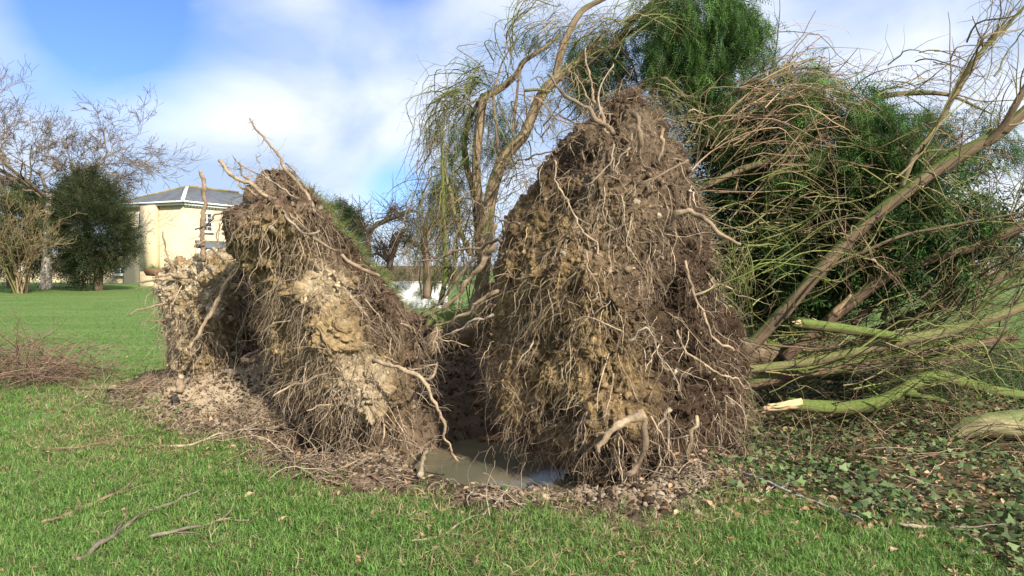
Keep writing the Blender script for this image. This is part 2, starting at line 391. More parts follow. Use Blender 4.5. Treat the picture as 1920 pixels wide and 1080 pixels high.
# ---------------------------------------------------------------- instanced ground cover (one object per kind of cover)
def scatter(name, pts, rots, scls, templates, label, cat):
    c = bpy.data.collections.new(name + '_pieces')
    for k, me in enumerate(templates):
        o = bpy.data.objects.new('%s_piece_%02d' % (name, k), me); c.objects.link(o)
    n = len(pts); me = bpy.data.meshes.new(name); me.vertices.add(n); me.vertices.foreach_set('co', np.ascontiguousarray(pts, np.float32).ravel()); me.update()
    me.attributes.new('rot', 'FLOAT_VECTOR', 'POINT').data.foreach_set('vector', np.ascontiguousarray(rots, np.float32).ravel())
    me.attributes.new('scl', 'FLOAT', 'POINT').data.foreach_set('value', np.ascontiguousarray(scls, np.float32))
    me.attributes.new('idx', 'INT', 'POINT').data.foreach_set('value', rng.integers(0, len(templates), n).astype(np.int32))
    o = obj(name, me, kind='stuff', label=label, cat=cat)
    g = bpy.data.node_groups.new(name, 'GeometryNodeTree')
    g.interface.new_socket('Geometry', in_out='INPUT', socket_type='NodeSocketGeometry'); g.interface.new_socket('Geometry', in_out='OUTPUT', socket_type='NodeSocketGeometry')
    gi, go = g.nodes.new('NodeGroupInput'), g.nodes.new('NodeGroupOutput'); ip = g.nodes.new('GeometryNodeInstanceOnPoints'); ci = g.nodes.new('GeometryNodeCollectionInfo')
    ci.inputs[0].default_value = c; ci.inputs[1].default_value = True; ci.inputs[2].default_value = True
    L = g.links.new; L(gi.outputs[0], ip.inputs['Points']); L(ci.outputs[0], ip.inputs['Instance']); ip.inputs['Pick Instance'].default_value = True
    for nm, ty, sk in (('idx', 'INT', 'Instance Index'), ('rot', 'FLOAT_VECTOR', 'Rotation'), ('scl', 'FLOAT', 'Scale')):
        na = g.nodes.new('GeometryNodeInputNamedAttribute'); na.data_type = ty; na.inputs[0].default_value = nm; L(na.outputs[0], ip.inputs[sk])
    L(ip.outputs[0], go.inputs[0])
    md = o.modifiers.new('cover', 'NODES'); md.node_group = g
    return o
M_GRASS = mat_leaf('grass_blade', .35, .5, .22)
def tuft(nb, h, spread, lean, cols, wd):
    A = Acc()
    for k in range(nb):
        a = rng.uniform(0, 6.283); r = spread * math.sqrt(rng.uniform()); x, y = r * math.cos(a), r * math.sin(a)
        hh = h * rng.uniform(.55, 1.2); l = lean * rng.uniform(.2, 1.3); th = rng.uniform(0, 6.283)
        d = np.array([math.cos(th), math.sin(th), 0]); s = np.array([-d[1], d[0], 0]) * wd * rng.uniform(.6, 1.2)
        p0 = np.array([x, y, -.005]); p1 = p0 + d * l * hh * .35 + [0, 0, hh * .62]; p2 = p0 + d * l * hh * 1.05 + [0, 0, hh * (1. - .32 * l)]
        c = np.array(cols[rng.integers(len(cols))]) * rng.uniform(.8, 1.2)
        A.add([p0 - s, p0 + s, p1 - s * .7, p1 + s * .7, p2], [[0, 1, 3], [0, 3, 2], [2, 3, 4]], c)
    return A
GREEN = [(.145, .27, .055), (.115, .22, .042), (.20, .31, .08), (.095, .185, .042)]
STRAW = [(.36, .28, .15), (.28, .21, .11), (.14, .18, .055), (.42, .34, .20)]
lawn_t = [tuft(13, .07, .035, .95, GREEN, .0032).mesh('grass_tuft', M_GRASS) for _ in range(5)] + [tuft(12, .06, .04, 1.2, GREEN * 2 + STRAW, .003).mesh('grass_tuft', M_GRASS) for _ in range(2)]
straw_t = [tuft(12, .055, .045, 1.35, STRAW + GREEN[:2], .003).mesh('straw_tuft', M_GRASS) for _ in range(4)]
def rand_view(n, y0, y1, left=-1.25, right=1.25, pw=1.):
    y = y0 + (y1 - y0) * rng.uniform(size=n) ** pw; u = rng.uniform(left, right, n) * 960 / FPX
    return u * y, y
def cover_pts(x, y, lift=0.): return np.stack([x, y, gz(x, y) + lift], -1)
def upr(n, tilt=.25): return np.stack([rng.normal(0, tilt, n), rng.normal(0, tilt, n), rng.uniform(0, 6.283, n)], -1)
x, y = rand_view(112000, 2.4, 11.5, -2.1, 2.1, 1.35); d = dirtd(x, y); iv = ivyd(x, y)
patch = fbm(np.stack([x * 1.1, y * 1.1, 0 * x + 2], -1), 3)
keep = (d < -.02 + .30 * np.maximum(0, rng.normal(size=len(x)) * .6)) & (gz(x, y) > -.12) & (rng.uniform(size=len(x)) < np.where(iv > 0, np.clip(.35 - iv * .8, .0, 1), 1)) & (rng.uniform(size=len(x)) < sstep(-.55, .0, patch) * .6 + .4)
x, y, d = x[keep], y[keep], d[keep]
dead = sstep(-1.5, -.1, d) * sstep(-.35, .35, fbm(np.stack([x * 1.5, y * 1.5, 0 * x + 8], -1), 3)) + .8 * sstep(0, .5, -x - 1.2) * sstep(5.4, 6.2, y) * sstep(8.5, 7.0, y) * sstep(-.3, .3, fbm(np.stack([x * 2, y * 2, 0 * x + 4], -1), 3))
isd = rng.uniform(size=len(x)) < dead * .6
pl = cover_pts(x[~isd], y[~isd]); n = len(pl)
scatter('lawn_grass', pl, upr(n), rng.uniform(.7, 1.25, n) * (1 + .25 * fbm(pl * 1.7, 2)), lawn_t, 'short green grass of the lawn in front of the pit', 'grass')
x2, y2 = rand_view(56000, 11, 46, -1.6, 1.6, 1.7)
pl = cover_pts(x2, y2); pl = pl[(dirtd(pl[:, 0], pl[:, 1]) < 0) & (ivyd(pl[:, 0], pl[:, 1]) < 0)]; n = len(pl)
scatter('far_grass', pl, upr(n), rng.uniform(.55, .9, n), lawn_t[:5], 'mown grass of the open lawn towards the house', 'grass')
ps = cover_pts(x[isd], y[isd]); x3, y3 = rand_view(2200, 4.6, 8.8, -.95, .5); d3 = dirtd(x3, y3); k3 = (d3 > -.1) & (d3 < .22); ps = np.vstack([ps, cover_pts(x3[k3], y3[k3])])
n = len(ps); scatter('dry_grass', ps, upr(n, .5), rng.uniform(.7, 1.4, n), straw_t, 'dry straw coloured grass round the torn earth', 'grass')

# stones and crumbs of earth
def rock(seed, sub=1, jag=.35):
    import bmesh
    bm = bmesh.new(); bmesh.ops.create_icosphere(bm, subdivisions=sub, radius=1)
    V = np.array([v.co[:] for v in bm.verts]); F = np.array([[v.index for v in f.verts] for f in bm.faces]); bm.free()
    r = np.random.default_rng(seed); V = V * (1 + jag * fbm(V * 1.3 + seed * 7.7, 3) + (r.uniform(-.42, .3, len(V)) if sub < 2 else 0))[:, None] * r.uniform(.5, 1.15, 3)
    return V, F
ROCKS = [rock(k, 2 if k < 6 else 1, .55) for k in range(12)]
M_STONE = mat_vcol('stone', .3, 14, .9, .5, .02, .2)
CL_C = [(.125, .085, .056), (.165, .118, .078), (.092, .064, .044), (.20, .148, .095)]
ST_C = [(.30, .235, .165), (.24, .18, .125), (.36, .30, .23), (.21, .15, .095)]
def rock_meshes(name, cols, mat, ks): return [mesh(name, ROCKS[k][0] * 1., ROCKS[k][1], mat, np.array(cols[i % len(cols)]), False) for i, k in enumerate(ks)]
x, y = rand_view(42000, 4.6, 10.5, -.9, .6); d = dirtd(x, y); k = (d > -.02) & (gz(x, y) > WZ - .02); x, y = x[k], y[k]; n = len(x)
scatter('soil_crumbs', cover_pts(x, y), upr(n, 3), .006 + .018 * rng.uniform(size=n) ** 3 + .03 * rng.uniform(size=n) ** 14, rock_meshes('crumb', CL_C, M_SOIL, range(6, 12)), 'crumbled brown earth strewn round the pit', 'soil')
def blob_pts(n, cx, cy, sx, sy):
    return rng.normal(cx, sx, n), rng.normal(cy, sy, n)
xs, ys = [], []
for (n, cx, cy, sx, sy) in ((1000, 1.35, 5.3, .5, .25), (700, .35, 5.15, .3, .12), (900, -1.2, 6.2, .28, .3), (800, -3.3, 7.7, .5, .35), (500, .3, 5.45, .3, .1), (350, -2.5, 7.1, .5, .3)):
    a, b_ = blob_pts(n, cx, cy, sx, sy); xs.append(a); ys.append(b_)
x = np.concatenate(xs); y = np.concatenate(ys); k = dirtd(x, y) > -.06; x, y = x[k], y[k]; n = len(x)
scatter('gravel', cover_pts(x, y, .004), upr(n, 3), .008 + .022 * rng.uniform(size=n) ** 2.2, rock_meshes('pebble', ST_C + CL_C[3:], M_STONE, range(6, 12)), 'gravel and small stones spilled round the pit', 'gravel')

# dead leaves and ivy
M_LEAF = mat_leaf('dead_leaf', .15, .8, .35)
def leafmesh(col, cup):
    V = np.array([(0, 0, 0), (.35, .28, cup), (.75, .2, cup * .6), (1, 0, .1), (.75, -.2, cup * .9), (.35, -.28, cup), (.4, 0, -.03), (.75, 0, 0)]) - [.5, 0, 0]
    F = np.array([[0, 6, 1], [1, 6, 7], [1, 7, 2], [2, 7, 3], [3, 7, 4], [4, 7, 6], [4, 6, 5], [5, 6, 0]])
    return mesh('dead_leaf', V, F, M_LEAF, np.array(col))
leaf_t = [leafmesh(c, cu) for c, cu in (((.27, .16, .085), .12), ((.34, .215, .12), .2), ((.18, .105, .06), .08), ((.40, .28, .17), .25))]
x, y = rand_view(34000, 2.6, 14, -1.8, 2.1, 1.3); iv = ivyd(x, y); d = dirtd(x, y)
k = rng.uniform(size=len(x)) < np.where(iv > -.25, .85, np.where(d > -.6, .16, .022 + .10 * sstep(-1.0, 2.6, x)) ) ; k &= gz(x, y) > WZ; x, y = x[k], y[k]; n = len(x)
scatter('leaf_litter', cover_pts(x, y, .025), upr(n, .45), rng.uniform(.03, .075, n), leaf_t, 'brown dead leaves strewn over lawn and ivy', 'leaves')
M_IVY = mat_leaf('ivy_leaf', .15, .6, .35)
def ivymesh(col):
    V = np.array([(0, 0, 0), (-.1, .3, .03), (.2, .42, .0), (.32, .22, .05), (.8, 0, -.03), (.32, -.22, .05), (.2, -.42, 0), (-.1, -.3, .03), (.25, 0, .08)])
    F = np.array([[0, 8, 1], [1, 8, 2], [2, 8, 3], [3, 8, 4], [4, 8, 5], [5, 8, 6], [6, 8, 7], [7, 8, 0]])
    return mesh('ivy_leaf', V, F, M_IVY, np.array(col))
ivy_t = [ivymesh(c) for c in ((.075, .12, .035), (.055, .09, .03), (.11, .155, .05), (.05, .07, .028), (.15, .19, .08))]
x, y = rand_view(48000, 3.0, 14, .25, 2.3, 1.2); iv = ivyd(x, y); k = rng.uniform(size=len(x)) < sstep(-.25, .35, iv) * (.35 + .65 * sstep(-.25, .2, fbm(np.stack([x * 1.6, y * 1.6, 0 * x + 6], -1), 3))); x, y = x[k], y[k]; n = len(x)
scatter('ivy_ground_cover', cover_pts(x, y) + np.stack([0 * x, 0 * x, rng.uniform(.01, .09, n)], -1), upr(n, .5), rng.uniform(.04, .085, n), ivy_t, 'ivy and leaf covered ground below the fallen crown', 'ivy')
# ---------------------------------------------------------------- root plates: earth masses with roots
def rbf(ctrl):
    c = np.array(ctrl, float); X = c[:, :2] / 100.; n = len(X)
    def phi(a, b): r = np.linalg.norm(a[:, None] - b[None], axis=-1); return r
    A = np.zeros((n + 3, n + 3)); A[:n, :n] = phi(X, X); A[:n, n] = 1; A[:n, n + 1:] = X; A[n, :n] = 1; A[n + 1:, :n] = X.T
    wv = np.linalg.solve(A, np.concatenate([c[:, 2], [0, 0, 0]]))
    def f(px, py):
        q = np.stack([np.ravel(px), np.ravel(py)], -1) / 100.; o = np.empty(len(q))
        for s in range(0, len(q), 40000):
            z = q[s:s + 40000]; o[s:s + 40000] = phi(z, X) @ wv[:n] + wv[n] + z @ wv[n + 1:]
        return o.reshape(np.shape(px))
    return f
def slab(outline, centre, ctrl, thick, Nr, Nt, colf, lump=1., seed=0, rough_edge=9., depthf=None):
    """earth mass: front face through control points, rounded edge, thick back. Returns V, F, colours, front points, normals"""
    f = rbf(ctrl); o = crc(outline, Nt); th = np.linspace(0, 2 * np.pi, Nt, endpoint=False)
    q = np.stack([o[:, 0] * .02, o[:, 1] * .02, 0 * th + seed], -1)
    o = o + (o - centre) / np.linalg.norm(o - centre, axis=1, keepdims=True) * (rough_edge * fbm(q, 2) + rough_edge * .9 * fbm(q * 4, 3))[:, None]
    rf = np.linspace(0, 1, Nr) ** .85; c = np.array(centre, float)
    px = c[0] + rf[:, None] * (o[:, 0] - c[0]); py = c[1] + rf[:, None] * (o[:, 1] - c[1])
    Y = f(px, py) + .26 * (rf[:, None] ** 7)
    FV = P(px, py, Y)
    rb = np.linspace(1, 0, Nr // 4)[1:]
    pxb = c[0] + rb[:, None] * (o[:, 0] - c[0]); pyb = c[1] + rb[:, None] * (o[:, 1] - c[1])
    Yb = f(pxb, pyb) + .26 + thick * np.sqrt(1 - rb[:, None] ** 3)
    BV = P(pxb, pyb, Yb)
    G_ = np.concatenate([FV, BV]); n = len(G_)
    dr = np.gradient(G_, axis=0); dt = (np.roll(G_, -1, 1) - np.roll(G_, 1, 1)); N = norm(np.cross(dt, dr))
    mid = G_[Nr // 2].mean(0)
    if (N[Nr // 3, :, 1].mean()) > 0: N = -N
    pt = G_ + seed * 3.7
    gul = fbm(pt * np.array([5., 5., 1.3]), 3); fib = fbm(pt * np.array([21., 21., 5.]) + 3 * fbm(pt * 3, 2)[..., None], 3)
    big = fbm(pt * 1.9, 3); med = fbm(pt * 6.5, 4); cl = .35 - np.abs(fbm(pt * 13, 4, .6)); fine = fbm(pt * 42, 3)
    holes = sstep(.16, .42, fbm(pt * np.array([5.5, 5.5, 3.2]) + 31, 3))
    rimf = 1 - .55 * np.concatenate([rf ** 6, rb ** 6])[:, None]
    D = lump * rimf * (.16 * big + .13 * gul + .11 * med + .11 * cl + .06 * fib + .03 * fine - .34 * holes)
    G_ = G_ + N * D[..., None]
    V = G_.reshape(-1, 3); ii = np.arange(n * Nt).reshape(n, Nt); jj = np.roll(ii, -1, 1)
    F = np.stack([ii[:-1], jj[:-1], jj[1:], ii[1:]], -1).reshape(-1, 4)
    PX = np.concatenate([px, pxb]).ravel(); PY = np.concatenate([py, pyb]).ravel()
    C = colf(PX, PY, V)
    # normals of the displaced front
    Gd = V.reshape(n, Nt, 3); dr = np.gradient(Gd, axis=0); dt = (np.roll(Gd, -1, 1) - np.roll(Gd, 1, 1)); N2 = norm(np.cross(dt, dr))
    if N2[Nr // 3, :, 1].mean() > 0: N2 = -N2
    fr = slice(2, Nr)
    return dict(V=V, F=F, C=C, fp=Gd[fr].reshape(-1, 3), fn=norm(.5 * N + .5 * N2)[fr].reshape(-1, 3), fr=np.repeat(rf[fr], Nt), fx=px[fr].ravel(), fy=py[fr].ravel(), out=o, f=f, c=c)
DOWN = np.array([0, 0, -1.])
def area_pick(S, n, wgt=None):
    w_ = S['fr'] + .02
    if wgt is not None: w_ = w_ * wgt
    return rng.choice(len(S['fp']), n, p=w_ / w_.sum())
def walk(p, d, L, K, kink=.5, grav=.3, shrink=True):
    """(N,3) starts and directions -> (N,K,3) wandering paths"""
    N = len(p); out_ = np.empty((N, K, 3)); out_[:, 0] = p; st = (np.asarray(L) / (K - 1)).reshape(-1, 1) * np.ones((N, 1)); d = norm(d)
    for k in range(1, K):
        d = norm(d + kink * rng.normal(size=(N, 3)) * .6 + grav * DOWN * .5); out_[:, k] = out_[:, k - 1] + d * st
    return out_
def surf_roots(S, n, K, L, r, outw, down, kink, grav, wgt=None, lift=.01):
    i = area_pick(S, n, S.get('hw') if wgt is None else wgt); p = S['fp'][i] + S['fn'][i] * lift; nrm = S['fn'][i]
    tg = rng.normal(size=(n, 3)); tg = norm(tg - nrm * (tg * nrm).sum(-1, keepdims=True))
    Ls = L * rng.uniform(.4, 1.5, n); Pn = walk(p - nrm * .03, tg + nrm * outw * rng.uniform(.3, 1.5, (n, 1)) + DOWN * down, Ls, K, kink, grav)
    rr = r * rng.uniform(.6, 1.5, n); Rn = rr[:, None] * np.linspace(1, .35, K)
    return Pn, Rn, i
def forks(Pn, Rn, n, K, Lf, kink, grav):
    N, K0, _ = Pn.shape; i = rng.integers(0, N, n); k = rng.integers(1, K0 - 1, n)
    p = Pn[i, k]; d = norm(Pn[i, k + 1] - Pn[i, k]) + .9 * rng.normal(size=(n, 3)) * .7
    L0 = np.linalg.norm(Pn[i, -1] - Pn[i, 0], axis=-1) * Lf * rng.uniform(.4, 1.2, n) + .02
    return walk(p, d, L0, K, kink, grav), (Rn[i, k] * .6)[:, None] * np.linspace(1, .3, K)
ROOTC = np.array([(.24, .172, .115), (.35, .265, .18), (.16, .112, .076), (.47, .37, .26), (.28, .215, .155)])
def rootcol(n, lo=.75, hi=1.25): return ROOTC[rng.integers(0, len(ROOTC), n)] * rng.uniform(lo, hi, (n, 1))
def one_root(name, pts, rad, parent, sides=7, col=None, kink=.0, mat=None, n=None, label=None, lets=0., cap=True, **kw):
    """one hand-placed root or stick: pts [(px,py,Y)], rad (start, end) in metres"""
    q = PP(pts) if not isinstance(pts, np.ndarray) else pts
    L = np.linalg.norm(np.diff(q, axis=0), axis=1).sum(); n = n or max(8, int(L / .035)); c = cr(q, n)
    s = np.linspace(0, L, n); sd_ = rng.uniform(0, 100)
    c[1:-1] += (kink * np.stack([vnoise(np.stack([s * 9 + sd_, s * 0 + k * 9.1, s * 0], -1)) for k in range(3)], -1))[1:-1]
    c[1:-1] += (.45 * kink * np.stack([vnoise(np.stack([s * 34 + sd_, s * 0 + k * 7.7, s * 0], -1)) for k in range(3)], -1))[1:-1]
    rr = np.linspace(rad[0], rad[1], n) * (1 + .3 * vnoise(np.stack([s * 14 + sd_, 0 * s, 0 * s], -1)))
    V, F, _ = tubes(c[None], rr[None], sides)
    V = V + .12 * rr.repeat(sides)[:, None] * np.stack([vnoise(V * 60 + k * 11) for k in range(3)], -1)
    base = len(V); V = np.vstack([V, c[0], c[-1]]); k = np.arange(sides)
    caps = np.concatenate([np.stack([np.full(sides, base), (k + 1) % sides, k], -1), np.stack([np.full(sides, base + 1), (n - 1) * sides + k, (n - 1) * sides + (k + 1) % sides], -1)])
    cc = np.array(col if col is not None else rootcol(1)[0]) * np.ones((len(V), 1))
    cc = cc * (1 + .25 * fbm(V * 25, 2))[:, None]
    if cap: cc[-2:] = (.46, .36, .23)
    cc = cc * (1 - .45 * sstep(.05, .45, fbm(V * 9 + 5, 2)))[:, None]
    if lets:
        m_ = max(2, int(L / lets)); i = rng.integers(1, n - 1, m_); Q = walk(c[i], rng.normal(size=(m_, 3)) + DOWN * .5 + norm(c[i] - c[i - 1]) * .6, rng.uniform(.04, .22, m_), 7, .55, .3)
        V2, F2, c2 = tubes(Q, rng.uniform(.0014, .0032, m_)[:, None] * np.linspace(1, .35, 7), 3, rootcol(m_)); F = np.vstack([F, F2 + len(V)]); V = np.vstack([V, V2]); cc = np.vstack([cc, c2])
    return obj(name, mesh(name, V, [F, caps], mat or M_ROOT, cc, True), parent, label=label, **kw)

def build_plate(S, tree, nclod, nhair, nmed, nbig, hair=dict(), lightw=None, plate_label=None):
    pl = obj('root_plate', mesh('root_plate', S['V'], S['F'], M_SOIL, S['C'], False), tree, label=plate_label)
    # crumbs of earth stuck to the face
    A = Acc(); i = area_pick(S, nclod); sc = .008 + .036 * rng.uniform(size=nclod) ** 3.4; pos = S['fp'][i] + S['fn'][i] * (rng.uniform(-.6, .35, nclod) * sc)[:, None]
    cmul = rng.uniform(.7, 1.6, nclod)
    basec = S['Cf'][i].copy(); st_ = rng.uniform(size=nclod) < .05; basec[st_] = np.array((.36, .30, .21)) * rng.uniform(.7, 1.2, (st_.sum(), 1))
    for k in range(6, 12):
        sel = np.arange(k - 6, nclod, 6); V0, F0 = ROCKS[k]; n = len(sel)
        Q = np.linalg.qr(rng.normal(size=(n, 3, 3)))[0]
        V = np.einsum('vj,nij->nvi', V0, Q) * sc[sel][:, None, None] + pos[sel][:, None]
        F = (F0[None] + (np.arange(n) * len(V0))[:, None, None]).reshape(-1, 3)
        A.add(V.reshape(-1, 3), F, np.repeat(basec[sel] * cmul[sel][:, None], len(V0), axis=0))
    obj('soil_clods', A.mesh('soil_clods', M_SOIL), pl, 'stuff')
    # hair-fine and thin roots, uncountable
    A = Acc()
    def put(Pn, Rn, c): V, F, cc = tubes(Pn, Rn, 3, c); A.add(V, F, cc)
    Pn, Rn, i = surf_roots(S, nhair, 6, hair.get('L', .25), hair.get('r', .0021), .55, 1.0, .55, .4)
    tint = .3 + .7 * np.clip(S['Cf'][i] / np.array((.2, .145, .10)), .5, 1.4)
    c = rootcol(nhair, .5, 1.5) * tint; put(Pn, Rn, c)
    f1, r1 = forks(Pn, Rn, nhair, 4, .5, .8, .3); put(f1, r1, rootcol(nhair, .6, 1.5))
    Pm, Rm, i = surf_roots(S, nhair // 5, 9, hair.get('L', .2) * 2.2, .0040, .5, 1.0, .5, .5); put(Pm, Rm, rootcol(len(Pm), .85, 1.35))
    f2, r2 = forks(Pm, Rm, nhair // 2, 5, .45, .7, .4); put(f2, r2, rootcol(len(f2), .8, 1.6))
    # a fringe of fibres standing off the edge of the plate
    rim = np.where(S['fr'] > .93)[0]; i = rng.choice(rim, nhair // 4); n = len(i); ov = norm(S['fp'][i] - S['fp'].mean(0))
    Pr = walk(S['fp'][i] - ov * .02, ov + .5 * rng.normal(size=(n, 3)), rng.uniform(.05, .26, n), 6, .6, .25)[:, ::1]; put(Pr, (rng.uniform(.0012, .003, n))[:, None] * np.linspace(1, .4, 6), rootcol(n))
    obj('fine_roots', A.mesh('fine_roots', M_ROOT, True), pl, 'stuff')
    # middle-sized roots one can follow by eye
    Pb, Rb, i = surf_roots(S, nbig, 16, .62, .0072, .35, .75, .62, .35, lightw, .03); Rb = Rb * np.linspace(1.3, .45, 16)
    for k in range(nbig):
        V, F, _ = tubes(Pb[k:k + 1], Rb[k:k + 1], 5); cc = rootcol(1, .8, 1.15)[0] * np.ones((len(V), 1)) * (1 - .5 * sstep(-.1, .4, fbm(V * 8, 2)))[:, None]
        obj('root', mesh('root', V, F, M_ROOT, cc, True), pl)
    return pl
DARK = np.array((.085, .056, .038)); MIDB = np.array((.15, .104, .070)); TAN = np.array((.31, .222, .115)); PALE = np.array((.45, .36, .24)); GREYB = np.array((.19, .142, .10))
def mixc(a, b, t): return a * (1 - t[:, None]) + b * t[:, None]
def blobpx(px, py, cx, cy, rx, ry): return np.exp(-(((px - cx) / rx) ** 2 + ((py - cy) / ry) ** 2))

# --- tall root plate
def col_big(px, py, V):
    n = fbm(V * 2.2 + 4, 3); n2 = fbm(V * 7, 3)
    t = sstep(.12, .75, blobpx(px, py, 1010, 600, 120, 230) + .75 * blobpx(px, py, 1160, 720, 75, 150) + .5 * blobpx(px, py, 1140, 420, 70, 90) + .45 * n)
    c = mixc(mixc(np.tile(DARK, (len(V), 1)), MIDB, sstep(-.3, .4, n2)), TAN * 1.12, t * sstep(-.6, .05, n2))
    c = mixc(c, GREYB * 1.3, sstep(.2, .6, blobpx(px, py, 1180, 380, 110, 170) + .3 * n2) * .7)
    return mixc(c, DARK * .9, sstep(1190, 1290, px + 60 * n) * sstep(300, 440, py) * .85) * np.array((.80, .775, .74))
OUT_B = [(1178, 166), (1210, 204), (1252, 264), (1284, 318), (1306, 385), (1322, 440), (1338, 505), (1356, 560), (1378, 630), (1394, 700), (1406, 770), (1404, 830), (1390, 890), (1300, 925), (1200, 940), (1120, 925), (1066, 890), (1010, 850), (966, 802), (938, 745), (918, 695), (902, 645), (906, 590), (926, 530), (934, 470), (954, 412), (996, 356), (1012, 306), (1048, 266), (1088, 232), (1120, 210), (1146, 180)]
CT_B = [(1180, 180, 6.55), (1150, 350, 6.2), (1150, 560, 5.9), (1160, 800, 5.62), (1180, 900, 5.75), (950, 450, 6.95), (930, 600, 6.95), (940, 740, 6.75), (1060, 880, 6.25), (1400, 830, 6.5), (1380, 650, 6.75), (1320, 450, 6.85), (1270, 300, 6.75), (1040, 500, 6.4), (1030, 700, 6.3), (1245, 560, 6.45), (1300, 640, 6.35), (1270, 820, 6.15), (1000, 300, 6.75)]
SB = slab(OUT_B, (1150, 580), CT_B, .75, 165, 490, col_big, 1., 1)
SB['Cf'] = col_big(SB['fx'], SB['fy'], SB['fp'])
treeB = thing('fallen_tree', 'large fallen conifer with tall root plate beside the muddy pool, limbs sprawling away', 'fallen tree')
plB = build_plate(SB, treeB, 5200, 4500, 0, 54, plate_label='tall dark brown root plate standing beside the pool')

# --- smaller wedge-shaped root plate
def col_left(px, py, V):
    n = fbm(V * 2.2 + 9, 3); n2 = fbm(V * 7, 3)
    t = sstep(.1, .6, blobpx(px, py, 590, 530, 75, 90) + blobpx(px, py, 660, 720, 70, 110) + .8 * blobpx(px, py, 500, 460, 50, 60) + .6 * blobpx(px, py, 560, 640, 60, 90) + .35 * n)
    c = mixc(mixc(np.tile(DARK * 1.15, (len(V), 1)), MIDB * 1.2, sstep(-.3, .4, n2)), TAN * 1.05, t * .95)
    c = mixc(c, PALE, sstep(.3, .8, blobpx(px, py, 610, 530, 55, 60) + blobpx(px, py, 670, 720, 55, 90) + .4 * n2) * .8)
    return mixc(c, DARK, sstep(.25, .7, blobpx(px, py, 700, 560, 50, 130) + blobpx(px, py, 640, 450, 60, 60) + .3 * n) * .85)  # recess under the overhang painted darker, shade put into the colour
OUT_L = [(508, 318), (532, 328), (562, 350), (600, 372), (628, 405), (662, 458), (692, 498), (722, 532), (748, 575), (786, 602), (806, 640), (790, 690), (772, 740), (762, 800), (742, 840), (700, 862), (650, 860), (606, 815), (566, 770), (530, 725), (506, 675), (492, 605), (484, 550), (472, 500), (448, 478), (428, 445), (430, 402), (450, 380), (474, 345)]
CT_L = [(520, 330, 7.1), (450, 420, 6.65), (520, 400, 6.55), (510, 475, 6.95), (600, 420, 6.95), (590, 465, 7.15), (565, 540, 6.75), (640, 610, 6.6), (690, 740, 6.4), (690, 840, 6.7), (600, 800, 6.95), (496, 560, 7.5), (500, 620, 7.6), (540, 700, 7.25), (690, 555, 7.6), (720, 640, 7.45), (790, 630, 7.45), (760, 760, 6.95), (650, 490, 7.5), (690, 498, 7.25), (600, 690, 6.75), (735, 570, 7.35)]
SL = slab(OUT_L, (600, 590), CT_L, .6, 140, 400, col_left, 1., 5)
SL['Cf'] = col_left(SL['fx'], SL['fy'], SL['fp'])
SL['hw'] = 1 - .88 * sstep(540, 490, SL['fx']) * sstep(400, 450, SL['fy'])
treeA = thing('fallen_tree', 'fallen conifer with the smaller wedge-shaped root plate, turf on its back', 'fallen tree')
plA = build_plate(SL, treeA, 3300, 3200, 0, 36, plate_label='wedge-shaped root plate with sunlit tan earth and an overhanging top')

# --- torn block of pale earth beside it
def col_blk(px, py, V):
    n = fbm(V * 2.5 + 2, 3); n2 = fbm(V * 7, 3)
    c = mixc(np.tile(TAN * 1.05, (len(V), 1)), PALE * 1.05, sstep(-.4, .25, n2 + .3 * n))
    return mixc(c, DARK, sstep(425, 460, px + 20 * n2))  # earth turns dark in the hollow: its shade put into the colour
OUT_K = [(300, 512), (322, 494), (350, 484), (400, 474), (446, 484), (490, 500), (540, 540), (560, 640), (540, 730), (460, 720), (400, 706), (360, 704), (330, 705), (312, 650), (302, 600), (308, 562), (294, 540)]
CT_K = [(310, 510, 8.35), (360, 490, 8.3), (430, 490, 8.3), (320, 600, 8.1), (370, 600, 7.95), (410, 590, 8.0), (436, 600, 8.5), (455, 600, 9.2), (490, 600, 9.8), (540, 620, 9.6), (470, 520, 8.9), (370, 690, 8.1), (450, 700, 8.6), (320, 690, 8.3), (520, 710, 8.6)]
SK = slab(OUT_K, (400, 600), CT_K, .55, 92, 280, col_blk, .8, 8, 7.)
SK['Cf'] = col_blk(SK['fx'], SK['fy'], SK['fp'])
blk = thing('torn_earth_block', 'sunlit block of pale torn earth bristling with snapped roots on the lawn edge', 'earth block')
bk = build_plate(SK, blk, 2400, 800, 0, 18, plate_label='pale crumbling earth of the torn block')
# hanging roots between block and wedge, tinted darker for the hollow's shade
n = 90; px = rng.uniform(436, 500, n); py = rng.uniform(492, 600, n); p0 = P(px, py, rng.uniform(8.3, 9.2, n))
Pn = walk(p0, DOWN + .35 * rng.normal(size=(n, 3)), rng.uniform(.3, .9, n), 10, .3, .4); V, F, c = tubes(Pn, rng.uniform(.0025, .006, n)[:, None] * np.linspace(1, .4, 10), 3, rootcol(n, .5, .9))
obj('fine_roots', mesh('fine_roots', V, F, M_ROOT, c, True), bk, 'stuff')

